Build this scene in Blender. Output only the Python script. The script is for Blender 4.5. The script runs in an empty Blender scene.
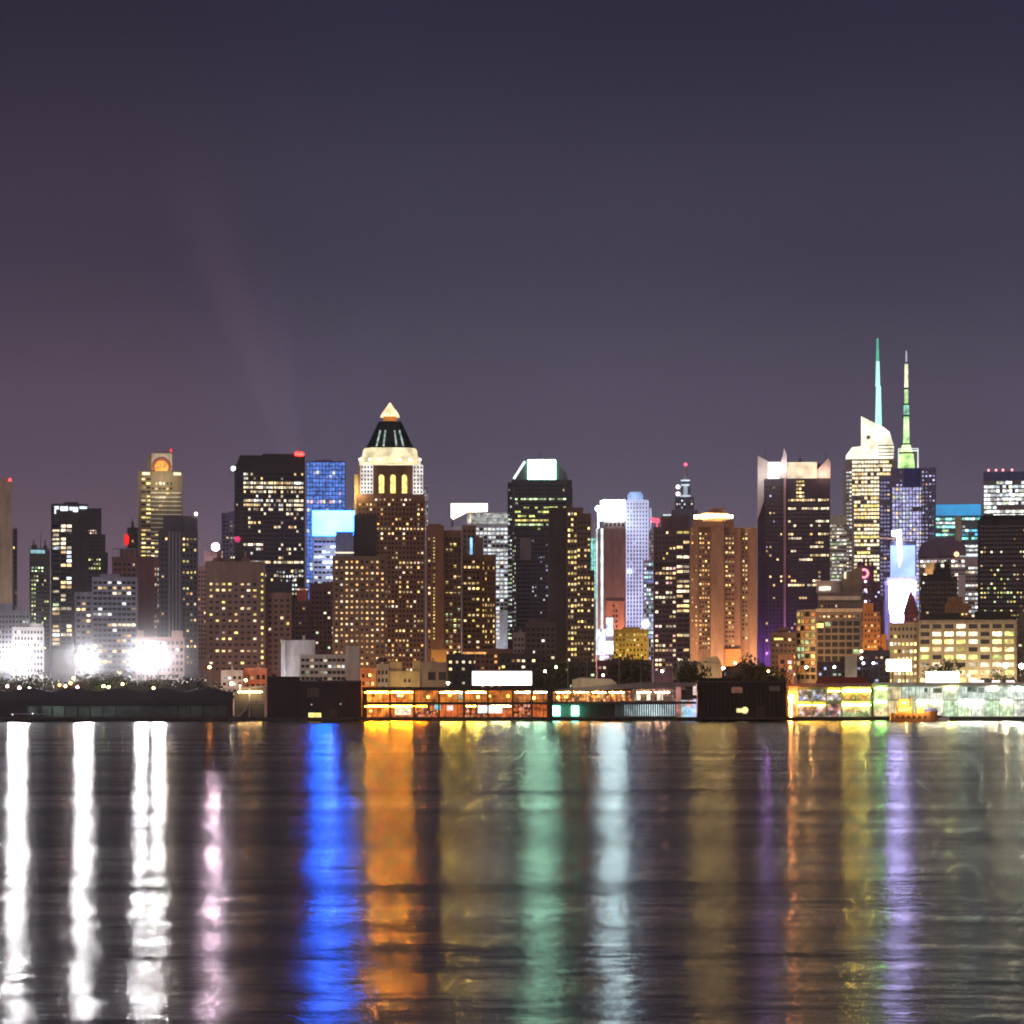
# Night skyline across a wide river: all geometry and materials are built in code.
import bpy, math, random
from mathutils import Vector
R = random.Random(11)
scene = bpy.context.scene
COL = scene.collection
F, HZ, H, G = 2690.0, 696.5, 12.0, 2.0      # focal length in pixels, horizon row, eye height, street level


def wx(px, Y): return (px - 512.0) / F * Y
def wz(py, Y): return H + (HZ - py) / F * Y


# ---------------------------------------------------------------- materials
MATS = {}


def new_mat(name):
    m = bpy.data.materials.new(name)
    m.use_nodes = True
    nt = m.node_tree
    return m, nt, nt.nodes['Principled BSDF']


def wall_mat(c, rough=.8, var=.3, scale=.06, metal=0.0):
    k = ('wall', c, rough, var, scale, metal)
    if k in MATS: return MATS[k]
    m, nt, b = new_mat('wall_surface')
    tc = nt.nodes.new('ShaderNodeTexCoord')
    mp = nt.nodes.new('ShaderNodeMapping'); mp.inputs['Scale'].default_value = (1, 1, .25)
    n = nt.nodes.new('ShaderNodeTexNoise'); n.inputs['Scale'].default_value = scale * 4; n.inputs['Detail'].default_value = 6
    n.inputs['Roughness'].default_value = .65
    cr = nt.nodes.new('ShaderNodeValToRGB')
    cr.color_ramp.elements[0].position = .3; cr.color_ramp.elements[1].position = .7
    cr.color_ramp.elements[0].color = tuple(x * (1 - var) for x in c) + (1,)
    cr.color_ramp.elements[1].color = tuple(min(.9, x * (1 + var)) for x in c) + (1,)
    nt.links.new(tc.outputs['Object'], mp.inputs[0]); nt.links.new(mp.outputs[0], n.inputs['Vector'])
    nt.links.new(n.outputs['Fac'], cr.inputs[0]); nt.links.new(cr.outputs[0], b.inputs['Base Color'])
    b.inputs['Roughness'].default_value = rough; b.inputs['Metallic'].default_value = metal
    MATS[k] = m
    return m


LIGHTC = {
    'warm': (1, .66, .30), 'amber': (1, .48, .14), 'yellow': (1, .78, .22), 'white': (1, .82, .54), 'cool': (.80, .92, 1),
    'green': (.72, 1, .52), 'pink': (1, .55, .55), 'teal': (.25, .95, .85), 'blue': (.12, .30, 1), 'lav': (.56, .55, 1),
    'orange': (1, .30, .04), 'red': (1, .015, .012), 'sky': (.10, .55, .95), 'lime': (.82, 1, .25), 'pale': (.82, .85, .80),
}


def glow(key, s=1.0, vary=.75, scale=.35, sampled=False, color=None):
    """a lit pane, a lamp, or lit masonry and steel imitated by emission; vary = how uneven the lit room behind the glass looks"""
    k = ('glow', key, s, vary, scale, sampled, color)
    if k in MATS: return MATS[k]
    m, nt, b = new_mat('lit_' + key)
    c = color or LIGHTC[key]
    b.inputs['Base Color'].default_value = (.03, .03, .03, 1)
    b.inputs['Roughness'].default_value = .25
    b.inputs['Emission Color'].default_value = c + (1,)
    b.inputs['Emission Strength'].default_value = s
    if vary > 0:
        g = nt.nodes.new('ShaderNodeNewGeometry')
        n = nt.nodes.new('ShaderNodeTexNoise'); n.inputs['Scale'].default_value = scale; n.inputs['Detail'].default_value = 2
        mr = nt.nodes.new('ShaderNodeMapRange')
        mr.inputs['From Min'].default_value = .3; mr.inputs['From Max'].default_value = .72
        mr.inputs['To Min'].default_value = s * (1 - vary); mr.inputs['To Max'].default_value = s * (1 + vary)
        nt.links.new(g.outputs['Position'], n.inputs['Vector']); nt.links.new(n.outputs['Fac'], mr.inputs['Value'])
        nt.links.new(mr.outputs[0], b.inputs['Emission Strength'])
    m.cycles.emission_sampling = 'AUTO' if sampled else 'NONE'
    MATS[k] = m
    return m


def glass():
    if 'glass' in MATS: return MATS['glass']
    m, nt, b = new_mat('unlit_glass')
    b.inputs['Base Color'].default_value = (.016, .018, .024, 1); b.inputs['Roughness'].default_value = .14
    MATS['glass'] = m
    return m


def mottled(keys, s, scale, name='lit_interior', sampled=False):
    """glazed bay seen at night: patches of differently coloured lamps, goods and dark furniture behind the glass"""
    k = ('mott', tuple(keys), s, scale)
    if k in MATS: return MATS[k]
    m, nt, b = new_mat(name)
    g = nt.nodes.new('ShaderNodeNewGeometry')
    v = nt.nodes.new('ShaderNodeTexVoronoi'); v.inputs['Scale'].default_value = scale
    n = nt.nodes.new('ShaderNodeTexNoise'); n.inputs['Scale'].default_value = scale * .8; n.inputs['Detail'].default_value = 3
    sp = nt.nodes.new('ShaderNodeSeparateColor')
    cr = nt.nodes.new('ShaderNodeValToRGB'); cr.color_ramp.interpolation = 'CONSTANT'
    els = cr.color_ramp.elements
    for i, kk in enumerate(keys):
        c = kk if isinstance(kk, tuple) else LIGHTC[kk]
        e = els[i] if i < 2 else els.new(i / len(keys))
        e.position = i / len(keys); e.color = c + (1,)
    mr = nt.nodes.new('ShaderNodeMapRange')
    mr.inputs['From Min'].default_value = .35; mr.inputs['From Max'].default_value = .7
    mr.inputs['To Min'].default_value = s * .12; mr.inputs['To Max'].default_value = s * 2.2
    nt.links.new(g.outputs['Position'], v.inputs['Vector']); nt.links.new(g.outputs['Position'], n.inputs['Vector'])
    nt.links.new(v.outputs['Color'], sp.inputs[0]); nt.links.new(sp.outputs[0], cr.inputs[0])
    nt.links.new(cr.outputs[0], b.inputs['Emission Color']); nt.links.new(n.outputs['Fac'], mr.inputs['Value'])
    nt.links.new(mr.outputs[0], b.inputs['Emission Strength'])
    b.inputs['Base Color'].default_value = (.03, .03, .03, 1); b.inputs['Roughness'].default_value = .3
    m.cycles.emission_sampling = 'AUTO' if sampled else 'NONE'
    MATS[k] = m
    return m


# ---------------------------------------------------------------- mesh builder
class MB:
    def __init__(s): s.v = []; s.f = []; s.m = []

    def add(s, vs, fs, m=0):
        o = len(s.v); s.v += vs
        for f in fs: s.f.append(tuple(i + o for i in f)); s.m.append(m)
        return s

    def box(s, x0, x1, y0, y1, z0, z1, m=0):
        return s.add([(x0, y0, z0), (x1, y0, z0), (x1, y1, z0), (x0, y1, z0), (x0, y0, z1), (x1, y0, z1), (x1, y1, z1), (x0, y1, z1)],
                     [(0, 3, 2, 1), (4, 5, 6, 7), (0, 1, 5, 4), (1, 2, 6, 5), (2, 3, 7, 6), (3, 0, 4, 7)], m)

    def frustum(s, b, t, m=0):
        """b, t = (x0,x1,y0,y1,z) of the lower and the upper rectangle"""
        a = [(b[0], b[2], b[4]), (b[1], b[2], b[4]), (b[1], b[3], b[4]), (b[0], b[3], b[4])]
        c = [(t[0], t[2], t[4]), (t[1], t[2], t[4]), (t[1], t[3], t[4]), (t[0], t[3], t[4])]
        return s.add(a + c, [(0, 3, 2, 1), (4, 5, 6, 7), (0, 1, 5, 4), (1, 2, 6, 5), (2, 3, 7, 6), (3, 0, 4, 7)], m)

    def prism(s, prof, y0, y1, m=0):
        """profile in x-z (counter-clockwise seen from the camera) extruded along y"""
        n = len(prof)
        vs = [(x, y0, z) for x, z in prof] + [(x, y1, z) for x, z in prof]
        fs = [tuple(range(n)), tuple(range(2 * n - 1, n - 1, -1))]
        fs += [((i + 1) % n, i, i + n, (i + 1) % n + n) for i in range(n)]
        return s.add(vs, fs, m)

    def plan(s, pts, z0, z1, m=0):
        """footprint polygon (counter-clockwise from above) raised from z0 to z1"""
        n = len(pts)
        vs = [(x, y, z0) for x, y in pts] + [(x, y, z1) for x, y in pts]
        fs = [tuple(range(n - 1, -1, -1)), tuple(range(n, 2 * n))]
        fs += [(i, (i + 1) % n, (i + 1) % n + n, i + n) for i in range(n)]
        return s.add(vs, fs, m)

    def cyl(s, x, y, z0, z1, r0, r1=None, n=14, m=0):
        r1 = r0 if r1 is None else r1
        a = [2 * math.pi * i / n for i in range(n)]
        if r1 <= 0:
            vs = [(x + r0 * math.cos(t), y + r0 * math.sin(t), z0) for t in a] + [(x, y, z1)]
            return s.add(vs, [tuple(range(n - 1, -1, -1))] + [(i, (i + 1) % n, n) for i in range(n)], m)
        return s.plan([(0, 0)] * 0, 0, 0) if False else s.add(
            [(x + r0 * math.cos(t), y + r0 * math.sin(t), z0) for t in a] + [(x + r1 * math.cos(t), y + r1 * math.sin(t), z1) for t in a],
            [tuple(range(n - 1, -1, -1)), tuple(range(n, 2 * n))] + [(i, (i + 1) % n, (i + 1) % n + n, i + n) for i in range(n)], m)

    def disc(s, x, y, z, r, t=.3, n=16, m=0):
        """round plate facing the viewer (-y)"""
        a = [2 * math.pi * i / n for i in range(n)]
        return s.prism([(x + r * math.cos(q), z + r * math.sin(q)) for q in a], y - t, y, m)

    def ring(s, x, y, z, r0, r1, t=.4, n=28, m=0):
        vs = []
        for i in range(n):
            q = 2 * math.pi * i / n; c, d = math.cos(q), math.sin(q)
            vs += [(x + r0 * c, y - t, z + r0 * d), (x + r1 * c, y - t, z + r1 * d), (x + r1 * c, y, z + r1 * d), (x + r0 * c, y, z + r0 * d)]
        fs = []
        for i in range(n):
            a, b = 4 * i, 4 * ((i + 1) % n)
            for k in range(4): fs.append((a + k, a + (k + 1) % 4, b + (k + 1) % 4, b + k))
        return s.add(vs, [f[::-1] for f in fs], m)

    def tube(s, p, q, r, n=6, m=0, r1=None):
        p, q = Vector(p), Vector(q); d = (q - p).normalized()
        u = d.cross(Vector((0, 0, 1) if abs(d.z) < .9 else (1, 0, 0))).normalized(); w = d.cross(u)
        r1 = r if r1 is None else r1
        vs = []
        for c, rr in ((p, r), (q, r1)):
            for i in range(n):
                t = 2 * math.pi * i / n
                vs.append(tuple(c + u * (rr * math.cos(t)) + w * (rr * math.sin(t))))
        return s.add(vs, [tuple(range(n)), tuple(range(2 * n - 1, n - 1, -1))] + [((i + 1) % n, i, i + n, (i + 1) % n + n) for i in range(n)], m)

    def ball(s, x, y, z, r, n=10, k=6, m=0):
        vs = [(x, y, z - r)]
        for j in range(1, k):
            a = -math.pi / 2 + math.pi * j / k
            for i in range(n):
                t = 2 * math.pi * i / n
                vs.append((x + r * math.cos(a) * math.cos(t), y + r * math.cos(a) * math.sin(t), z + r * math.sin(a)))
        vs.append((x, y, z + r)); fs = []
        for i in range(n):
            fs.append((0, 1 + (i + 1) % n, 1 + i))
            for j in range(k - 2):
                a, b = 1 + j * n, 1 + (j + 1) * n
                fs.append((a + i, a + (i + 1) % n, b + (i + 1) % n, b + i))
            fs.append((1 + (k - 2) * n + i, 1 + (k - 2) * n + (i + 1) % n, len(vs) - 1))
        return s.add(vs, fs, m)

    def build(s, name, mats, parent=None, loc=None, smooth=False):
        me = bpy.data.meshes.new(name)
        me.from_pydata(s.v, [], s.f)
        if not isinstance(mats, (list, tuple)): mats = [mats]
        for m in mats: me.materials.append(m)
        if len(mats) > 1: me.polygons.foreach_set('material_index', s.m)
        if smooth: me.polygons.foreach_set('use_smooth', [True] * len(s.f))
        me.update()
        o = bpy.data.objects.new(name, me); COL.objects.link(o)
        if parent: o.parent = parent
        if loc: o.location = loc
        return o


def tag(o, label=None, cat=None, group=None, kind=None):
    if label: o['label'] = label
    if cat: o['category'] = cat
    if group: o['group'] = group
    if kind: o['kind'] = kind
    return o


def root(name, loc, label, cat, group=None, rz=0):
    o = bpy.data.objects.new(name, None); COL.objects.link(o)
    o.location = loc; o.rotation_euler = (0, 0, rz); o.empty_display_size = 1
    return tag(o, label, cat, group)


def lamp(name, loc, col, power, radius=1.0, parent=None, kind='POINT', rot=None, size=None, spot=None):
    d = bpy.data.lights.new(name, kind); d.energy = power; d.color = col
    if kind in ('POINT', 'SPOT'): d.shadow_soft_size = radius
    if kind == 'SPOT': d.spot_size = spot or 1.2; d.spot_blend = .6
    if kind == 'AREA': d.shape = 'RECTANGLE'; d.size, d.size_y = size
    o = bpy.data.objects.new(name, d); COL.objects.link(o); o.location = loc
    if rot: o.rotation_euler = rot
    if parent: o.parent = parent
    return o


WARM = [('warm', 5), ('amber', 2), ('white', 3), ('yellow', 2)]
OFFICE = [('white', 5), ('warm', 2), ('green', 1), ('cool', 1)]
GOLD = [('yellow', 4), ('warm', 3), ('white', 1)]
GREENY = [('green', 3), ('lime', 2), ('white', 3)]
COOLP = [('cool', 4), ('white', 2)]
AMBER = [('amber', 4), ('warm', 3), ('yellow', 2)]
LAVP = [('lav', 1)]
PANE = {}


def pane_mesh(mat):
    if mat.name not in PANE:
        b = MB().box(-.5, .5, -.06, .0, -.5, .5)
        me = bpy.data.meshes.new('window'); me.from_pydata(b.v, [], b.f); me.materials.append(mat); me.update()
        PANE[mat.name] = me
    return PANE[mat.name]


class Bld:
    """One building. Pixel columns / rows of the photo give its real width and height at its own distance Y."""

    def __init__(s, name, label, cat, x0, x1, Y, depth=32, wall=(.2, .15, .13), group='buildings of the midtown skyline', rough=.8, var=.3):
        s.Y, s.depth = Y, depth; s.pc = (x0 + x1) / 2; s.x0, s.x1 = x0, x1
        X = wx(s.pc, Y); th = -math.atan2(X, Y); s.cos = math.cos(th)
        s.root = root(name, (X, Y, G), label, cat, group, th)
        s.wall = MB(); s.wm = wall_mat(wall, rough, var); s.lit = []; s.dark = []
        s.extra = []

    def lx(s, px): return (px - s.pc) / F * s.Y * s.cos
    def lz(s, py): return wz(py, s.Y) - G

    def block(s, x0, x1, yt, yb=None, d0=0, d1=None, mb=None, m=0):
        (mb or s.wall).box(s.lx(x0), s.lx(x1), d0, s.depth if d1 is None else d1, 0 if yb is None else s.lz(yb), s.lz(yt), m)

    def win(s, x0, x1, y0, y1, cell, d=0, spread=True, fill=.35, pal=WARM, wf=.54, hf=.46, corr=0.0, rowvar=.6, rows=None, level=1.0, relief=.3,
            dark=True, sides=0, sidefill=None, fn=None):
        nx = max(1, round((x1 - x0) / cell[0])); ny = max(1, round((y1 - y0) / cell[1]))
        X0, X1, Z1, Z0 = s.lx(x0), s.lx(x1), s.lz(y0), s.lz(y1)
        cw, ch = (X1 - X0) / nx, (Z1 - Z0) / ny
        keys = [k for k, w in pal for _ in range(w)]
        for j in range(ny):
            v = (j + .5) / ny; z = Z1 - (j + .5) * ch
            rf = fill * (1 + rowvar * R.uniform(-1, 1))
            if rows:
                for a, b, p in rows:
                    yy = y0 + v * (y1 - y0)
                    if a <= yy <= b: rf = p
            prev = None; rk = R.choice(keys)
            for i in range(nx):
                p = rf if fn is None else fn((i + .5) / nx, v, rf)
                if prev is not None and p < .8 and R.random() < corr: on = prev
                else: on = R.random() < p
                prev = on
                x = X0 + (i + .5) * cw
                q = (x, d, z, cw * wf, ch * hf, 0)
                if on:
                    if spread and corr == 0: q = q[:2] + (z - ch * hf * .12, cw * wf * R.choice((1, 1, .8)), ch * hf * R.choice((1, 1, .75)), 0)
                    s.lit.append((q, rk if corr > 0 and R.random() < .7 else R.choice(keys), round(level * (R.choice((.35, .6, .9, 1.25, 1.8)) if spread else 1), 2)))
                elif dark: s.dark.append(q)
        if relief > 0:
            pw, sh = cw * (1 - wf), ch * (1 - hf)
            if pw > .25:
                for i in range(nx + 1):
                    x = X0 + i * cw
                    s.wall.box(max(X0, x - pw / 2), min(X1, x + pw / 2), d - relief, d + .1, Z0, Z1)
            if sh > .25:
                for j in range(ny + 1):
                    z = Z0 + j * ch
                    s.wall.box(X0 + .01, X1 - .01, d - relief * .6, d + .1, max(Z0, z - sh / 2), min(Z1, z + sh / 2) + .01)
        if sides:
            sf = fill if sidefill is None else sidefill
            n = max(2, round(sides / max(2.5, cw)))
            for sx, X in ((-1, X0), (1, X1)):
                Xw = s.lx(s.x0) if sx < 0 else s.lx(s.x1)
                if abs(Xw - X) > 6: continue
                for j in range(ny):
                    for i in range(n):
                        q = (Xw, d + (i + .5) * sides / n, Z1 - (j + .5) * ch, sides / n * wf, ch * hf, sx)
                        if R.random() < sf: s.lit.append((q, R.choice(keys), level))
                        else: s.dark.append(q)
        return s

    def part(s, name, mb, mat, parent=None): return mb.build(name, mat, parent or s.root)

    def roof(s, x0, x1, y, n=3, d0=4, hmax=6, mast=True):
        """lift houses, vents and a thin mast on the flat roof"""
        mb = MB(); z = s.lz(y); X0, X1 = s.lx(x0), s.lx(x1)
        s.wall.box(X0, X1, -.25, .35, z, z + 1.0); s.wall.box(X0, X0 + .4, .35, s.depth * .9, z, z + 1.0); s.wall.box(X1 - .4, X1, .35, s.depth * .9, z, z + 1.0)
        for i in range(n):
            w = R.uniform(.14, .3) * (X1 - X0); c = X0 + (X1 - X0) * (i + R.uniform(.3, .7)) / n
            a = max(X0 + .5, c - w / 2); b = min(X1 - .5, c + w / 2)
            o = MB().box(a, b, d0 + i * .7, d0 + R.uniform(6, 10), z, z + R.uniform(.35, 1) * hmax)
            o.box(a + .3 * (b - a), a + .6 * (b - a), d0 + 1 + i * .7, d0 + 4, z, z + hmax * 1.15)
            s.part('lift_house', o, s.wm)
        if mast:
            c = X0 + (X1 - X0) * R.uniform(.3, .8)
            s.part('mast', MB().cyl(c, d0 + 3, z, z + hmax * 2.1, .25, .12, 6), steel())
        return s

    def done(s, wall_name='wall', cap=100):
        s.part(wall_name, s.wall, s.wm)
        R.shuffle(s.lit)
        fr = [q for q in s.lit if q[0][5] == 0]; sd = [q for q in s.lit if q[0][5] != 0]
        for (x, y, z, w, h, _), key, lv in fr[:cap]:
            o = bpy.data.objects.new('window', pane_mesh(glow(key, lv))); COL.objects.link(o)
            o.parent = s.root; o.location = (x, y - .04, z); o.scale = (w, 1, h)
        mats = [glass()]; idx = {}; mb = MB()
        for q in s.dark: quad(mb, q, 0)
        for q, key, lv in fr[cap:] + sd:
            m = glow(key, lv)
            if m.name not in idx: idx[m.name] = len(mats); mats.append(m)
            quad(mb, q, idx[m.name])
        if mb.f: tag(s.part('windows', mb, mats), kind='stuff')
        return s


def quad(mb, q, m):
    x, y, z, w, h, sx = q
    if sx == 0:
        y -= .05
        mb.add([(x - w / 2, y, z - h / 2), (x + w / 2, y, z - h / 2), (x + w / 2, y, z + h / 2), (x - w / 2, y, z + h / 2)], [(0, 1, 2, 3)], m)
    else:
        x += .05 * sx; a, b = (y - w / 2, y + w / 2) if sx > 0 else (y + w / 2, y - w / 2)
        mb.add([(x, a, z - h / 2), (x, b, z - h / 2), (x, b, z + h / 2), (x, a, z + h / 2)], [(0, 1, 2, 3)], m)


def steel(): return wall_mat((.06, .06, .065), .5, .2, .2, .6)
def concrete(): return wall_mat((.32, .29, .25), .85, .25)


# ---------------------------------------------------------------- camera, sky, light
cam = bpy.data.cameras.new('camera'); co = bpy.data.objects.new('camera', cam); COL.objects.link(co)
co.location = (0, 0, H); co.rotation_euler = (math.radians(90), 0, 0)
cam.sensor_width = 36; cam.lens = F / 1024 * 36; cam.shift_y = (HZ - 512) / 1024
cam.clip_start = 1; cam.clip_end = 60000
scene.camera = co
vs = scene.view_settings
vs.view_transform = 'Standard'; vs.look = 'None'; vs.exposure = .3; vs.gamma = 1
scene.render.filter_size = 1.5
try:
    scene.cycles.filter_width = 1.9
    scene.cycles.sample_clamp_indirect = 0
    scene.cycles.max_bounces = 4; scene.cycles.diffuse_bounces = 1; scene.cycles.glossy_bounces = 3; scene.cycles.volume_bounces = 0
    scene.cycles.caustics_reflective = True
    scene.cycles.use_light_tree = True
    scene.cycles.use_denoising = True; scene.cycles.denoising_prefilter = 'ACCURATE'; scene.cycles.use_adaptive_sampling = False
except Exception: pass

SUN_EL, SUN_AZ = math.radians(24), math.radians(200)
w = bpy.data.worlds.new('World'); scene.world = w; w.use_nodes = True
nt = w.node_tree; bg = nt.nodes['Background']; out = nt.nodes['World Output']
sky = nt.nodes.new('ShaderNodeTexSky'); sky.sky_type = 'NISHITA'; sky.sun_disc = False
sky.sun_elevation = SUN_EL; sky.sun_rotation = SUN_AZ
nt.links.new(sky.outputs[0], bg.inputs['Color']); bg.inputs['Strength'].default_value = .0012
# the city's own glow in the night air, brightest near the horizon, redder to one side
tc = nt.nodes.new('ShaderNodeTexCoord'); sep = nt.nodes.new('ShaderNodeSeparateXYZ')
nt.links.new(tc.outputs['Generated'], sep.inputs[0])
cr = nt.nodes.new('ShaderNodeValToRGB'); cr.color_ramp.interpolation = 'EASE'
mr = nt.nodes.new('ShaderNodeMapRange'); mr.inputs['From Min'].default_value = 0; mr.inputs['From Max'].default_value = .40
nt.links.new(sep.outputs['Z'], mr.inputs['Value'])
SKYR = [(0, (.114, .088, .124)), (.09, (.103, .079, .114)), (.25, (.069, .0540, .0875)), (.42, (.0375, .0310, .0560)), (.63, (.0185, .0153, .0330)), (1, (.010, .009, .020))]
els = cr.color_ramp.elements
for i, (p, c) in enumerate(SKYR):
    e = els[i] if i < 2 else els.new(p)
    e.position = p; e.color = c + (1,)
nt.links.new(mr.outputs[0], cr.inputs[0])
ma = nt.nodes.new('ShaderNodeMapRange'); ma.interpolation_type = 'SMOOTHSTEP'
ma.inputs['From Min'].default_value = -.15; ma.inputs['From Max'].default_value = -.045; ma.inputs['To Min'].default_value = 1; ma.inputs['To Max'].default_value = 0
nt.links.new(sep.outputs['X'], ma.inputs['Value'])
nz = nt.nodes.new('ShaderNodeTexNoise'); nz.inputs['Scale'].default_value = 7; nz.inputs['Detail'].default_value = 5
nr = nt.nodes.new('ShaderNodeMapRange'); nr.inputs['From Min'].default_value = .3; nr.inputs['From Max'].default_value = .7; nr.inputs['To Min'].default_value = .93; nr.inputs['To Max'].default_value = 1.07
nt.links.new(tc.outputs['Generated'], nz.inputs['Vector']); nt.links.new(nz.outputs['Fac'], nr.inputs['Value'])
mx = nt.nodes.new('ShaderNodeMix'); mx.data_type = 'RGBA'; mx.blend_type = 'MULTIPLY'
mx.inputs['B'].default_value = (1.02, .85, .84, 1)
nt.links.new(ma.outputs[0], mx.inputs['Factor']); nt.links.new(cr.outputs[0], mx.inputs['A'])
bg2 = nt.nodes.new('ShaderNodeBackground'); nt.links.new(mx.outputs['Result'], bg2.inputs['Color']); nt.links.new(nr.outputs[0], bg2.inputs['Strength'])
ad = nt.nodes.new('ShaderNodeAddShader')
nt.links.new(bg.outputs[0], ad.inputs[0]); nt.links.new(bg2.outputs[0], ad.inputs[1]); nt.links.new(ad.outputs[0], out.inputs['Surface'])
w.cycles.sampling_method = 'AUTOMATIC'

sd = bpy.data.lights.new('city_glow_fill', 'SUN'); sd.energy = .66; sd.angle = math.radians(50); sd.color = (1, .68, .62)  # dim sun lamp added to lift the facades, standing in for city light
so = bpy.data.objects.new('city_glow_fill', sd); COL.objects.link(so)
dirv = Vector((math.sin(SUN_AZ) * math.cos(SUN_EL), math.cos(SUN_AZ) * math.cos(SUN_EL), math.sin(SUN_EL)))
so.rotation_euler = dirv.to_track_quat('Z', 'Y').to_euler()

# ---------------------------------------------------------------- water and ground
m, nt, b = new_mat('river_water')
b.inputs['Base Color'].default_value = (.05, .040, .030, 1); b.inputs['IOR'].default_value = 1.36
b.inputs['Anisotropic'].default_value = .78
tv = nt.nodes.new('ShaderNodeCombineXYZ'); tv.inputs[1].default_value = 1
nt.links.new(tv.outputs[0], b.inputs['Tangent'])
g = nt.nodes.new('ShaderNodeNewGeometry')
def wave(sx, sy, det, rough=.6):
    mp = nt.nodes.new('ShaderNodeMapping'); mp.inputs['Scale'].default_value = (sx, sy, 1)
    n = nt.nodes.new('ShaderNodeTexNoise'); n.inputs['Scale'].default_value = 1; n.inputs['Detail'].default_value = det; n.inputs['Roughness'].default_value = rough
    nt.links.new(g.outputs['Position'], mp.inputs[0]); nt.links.new(mp.outputs[0], n.inputs['Vector'])
    return n.outputs['Fac']
def math_(op, a, b_):
    k = nt.nodes.new('ShaderNodeMath'); k.operation = op
    for i, x in enumerate((a, b_)):
        if isinstance(x, (int, float)): k.inputs[i].default_value = x
        else: nt.links.new(x, k.inputs[i])
    return k.outputs[0]
# long swell, ripples and small chop; wind patches change how rough the surface is
hgt = math_('ADD', math_('MULTIPLY', wave(.02, .036, 8, .57), 2.2), math_('MULTIPLY', wave(.004, .03, 2), .6))
bp = nt.nodes.new('ShaderNodeBump'); bp.inputs['Strength'].default_value = 1; bp.inputs['Distance'].default_value = .34
nt.links.new(hgt, bp.inputs['Height']); nt.links.new(bp.outputs[0], b.inputs['Normal'])
wr = nt.nodes.new('ShaderNodeMapRange'); wr.inputs['From Min'].default_value = .36; wr.inputs['From Max'].default_value = .62
wr.inputs['To Min'].default_value = .18; wr.inputs['To Max'].default_value = .235
nt.links.new(wave(.0022, .028, 5, .65), wr.inputs['Value']); nt.links.new(wr.outputs[0], b.inputs['Roughness'])
o = MB().add([(-9000, -600, 0), (9000, -600, 0), (9000, 1352, 0), (-9000, 1352, 0)], [(0, 1, 2, 3)]).build('water', m); tag(o, kind='structure')
asphalt = wall_mat((.05, .05, .052), .9, .3, .03)
o = MB().box(-9000, 9000, 1350, 30000, -3, G).build('ground', asphalt); tag(o, kind='structure')
# ================================================================ towers, from one end of the photo to the other
BR = (.16, .085, .065)      # brown brick
MAROON = (.15, .07, .075)
DARK = (.045, .045, .055)

# --- pale blank slab with a red beacon
b = Bld('concrete_tower', 'blank pale concrete slab tower with a small red beacon on its corner', 'tower', -14, 12, 2000, 30, (.42, .36, .28))
b.block(-14, 12, 481); b.block(-14, 6, 478.5, 481, 3, 14)
mb = MB()
for k in range(6): mb.box(b.lx(-12 + k * 4), b.lx(-11.6 + k * 4), -.3, .1, 0, b.lz(482))
b.part('fin', mb, b.wm)
b.part('beacon', MB().ball(b.lx(10), 2, b.lz(479.5), 1.0), glow('red', 14, 0))
lamp('tower_floodlight', (wx(2, 1940), 1940, 30), (1, .82, .6), 60000, 3)
b.done()
b = Bld('slab_tower', 'thin dark slab standing against the blank pale tower', 'tower', 12.3, 17.5, 1900, 22, (.05, .05, .06))
b.block(12.3, 17.5, 528); mb = MB()
mb.box(b.lx(12.3), b.lx(13), -.5, .2, 0, b.lz(527.5)); mb.box(b.lx(16.9), b.lx(17.5), -.5, .2, 0, b.lz(527.5)); mb.box(b.lx(13), b.lx(16.9), -.5, .2, b.lz(529), b.lz(527.5))
b.part('edge_frame', mb, wall_mat((.3, .27, .3)))
b.win(13, 16.9, 530, 620, (2, 5), fill=.03, relief=0).done()
b = Bld('office_building', 'low bluish building at the photo edge behind the floodlit white block', 'building', -14, 30, 1530, 26, (.30, .33, .40))
b.block(-14, 30, 612); b.block(-14, 12, 603, 612, 2, 20)
b.win(-12, 29, 614, 660, (3.5, 5.2), fill=.12, pal=COOLP, level=.6, sides=26).roof(-14, 30, 612, 2, mast=False).done()
b = Bld('office_building', 'floodlit white block with two rows of small windows below its roof', 'building', 12.5, 44, 1440, 22, (.62, .62, .62))
b.block(12.5, 44, 627); b.block(30, 43, 623.5, 627, 3, 12)
b.win(14, 43, 629, 680, (3.4, 6), fill=.25, pal=COOLP, level=1.3, wf=.55, sides=22).done()
b = Bld('office_tower', 'narrow tower with a teal lit top and greenish yellow windows', 'tower', 29.5, 50, 1800, 28, (.07, .08, .09))
b.block(29.5, 50, 551)
b.win(31, 44, 566, 572.5, (3, 3.2), fill=.95, pal=[('pale', 1), ('green', 2)], level=1.0, relief=0)
b.win(31, 49, 574, 650, (2.6, 4.2), fill=.3, pal=GREENY, level=.9, sides=28, fn=lambda u, v, r: .75 if u < .35 else .12)
b.part('roof_light', MB().box(b.lx(30.5), b.lx(45), -.4, .4, b.lz(553.5), b.lz(550)), glow('teal', .55, .4, color=(.4, .8, .85)))
b.roof(29.5, 50, 550, 2).done()
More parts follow.
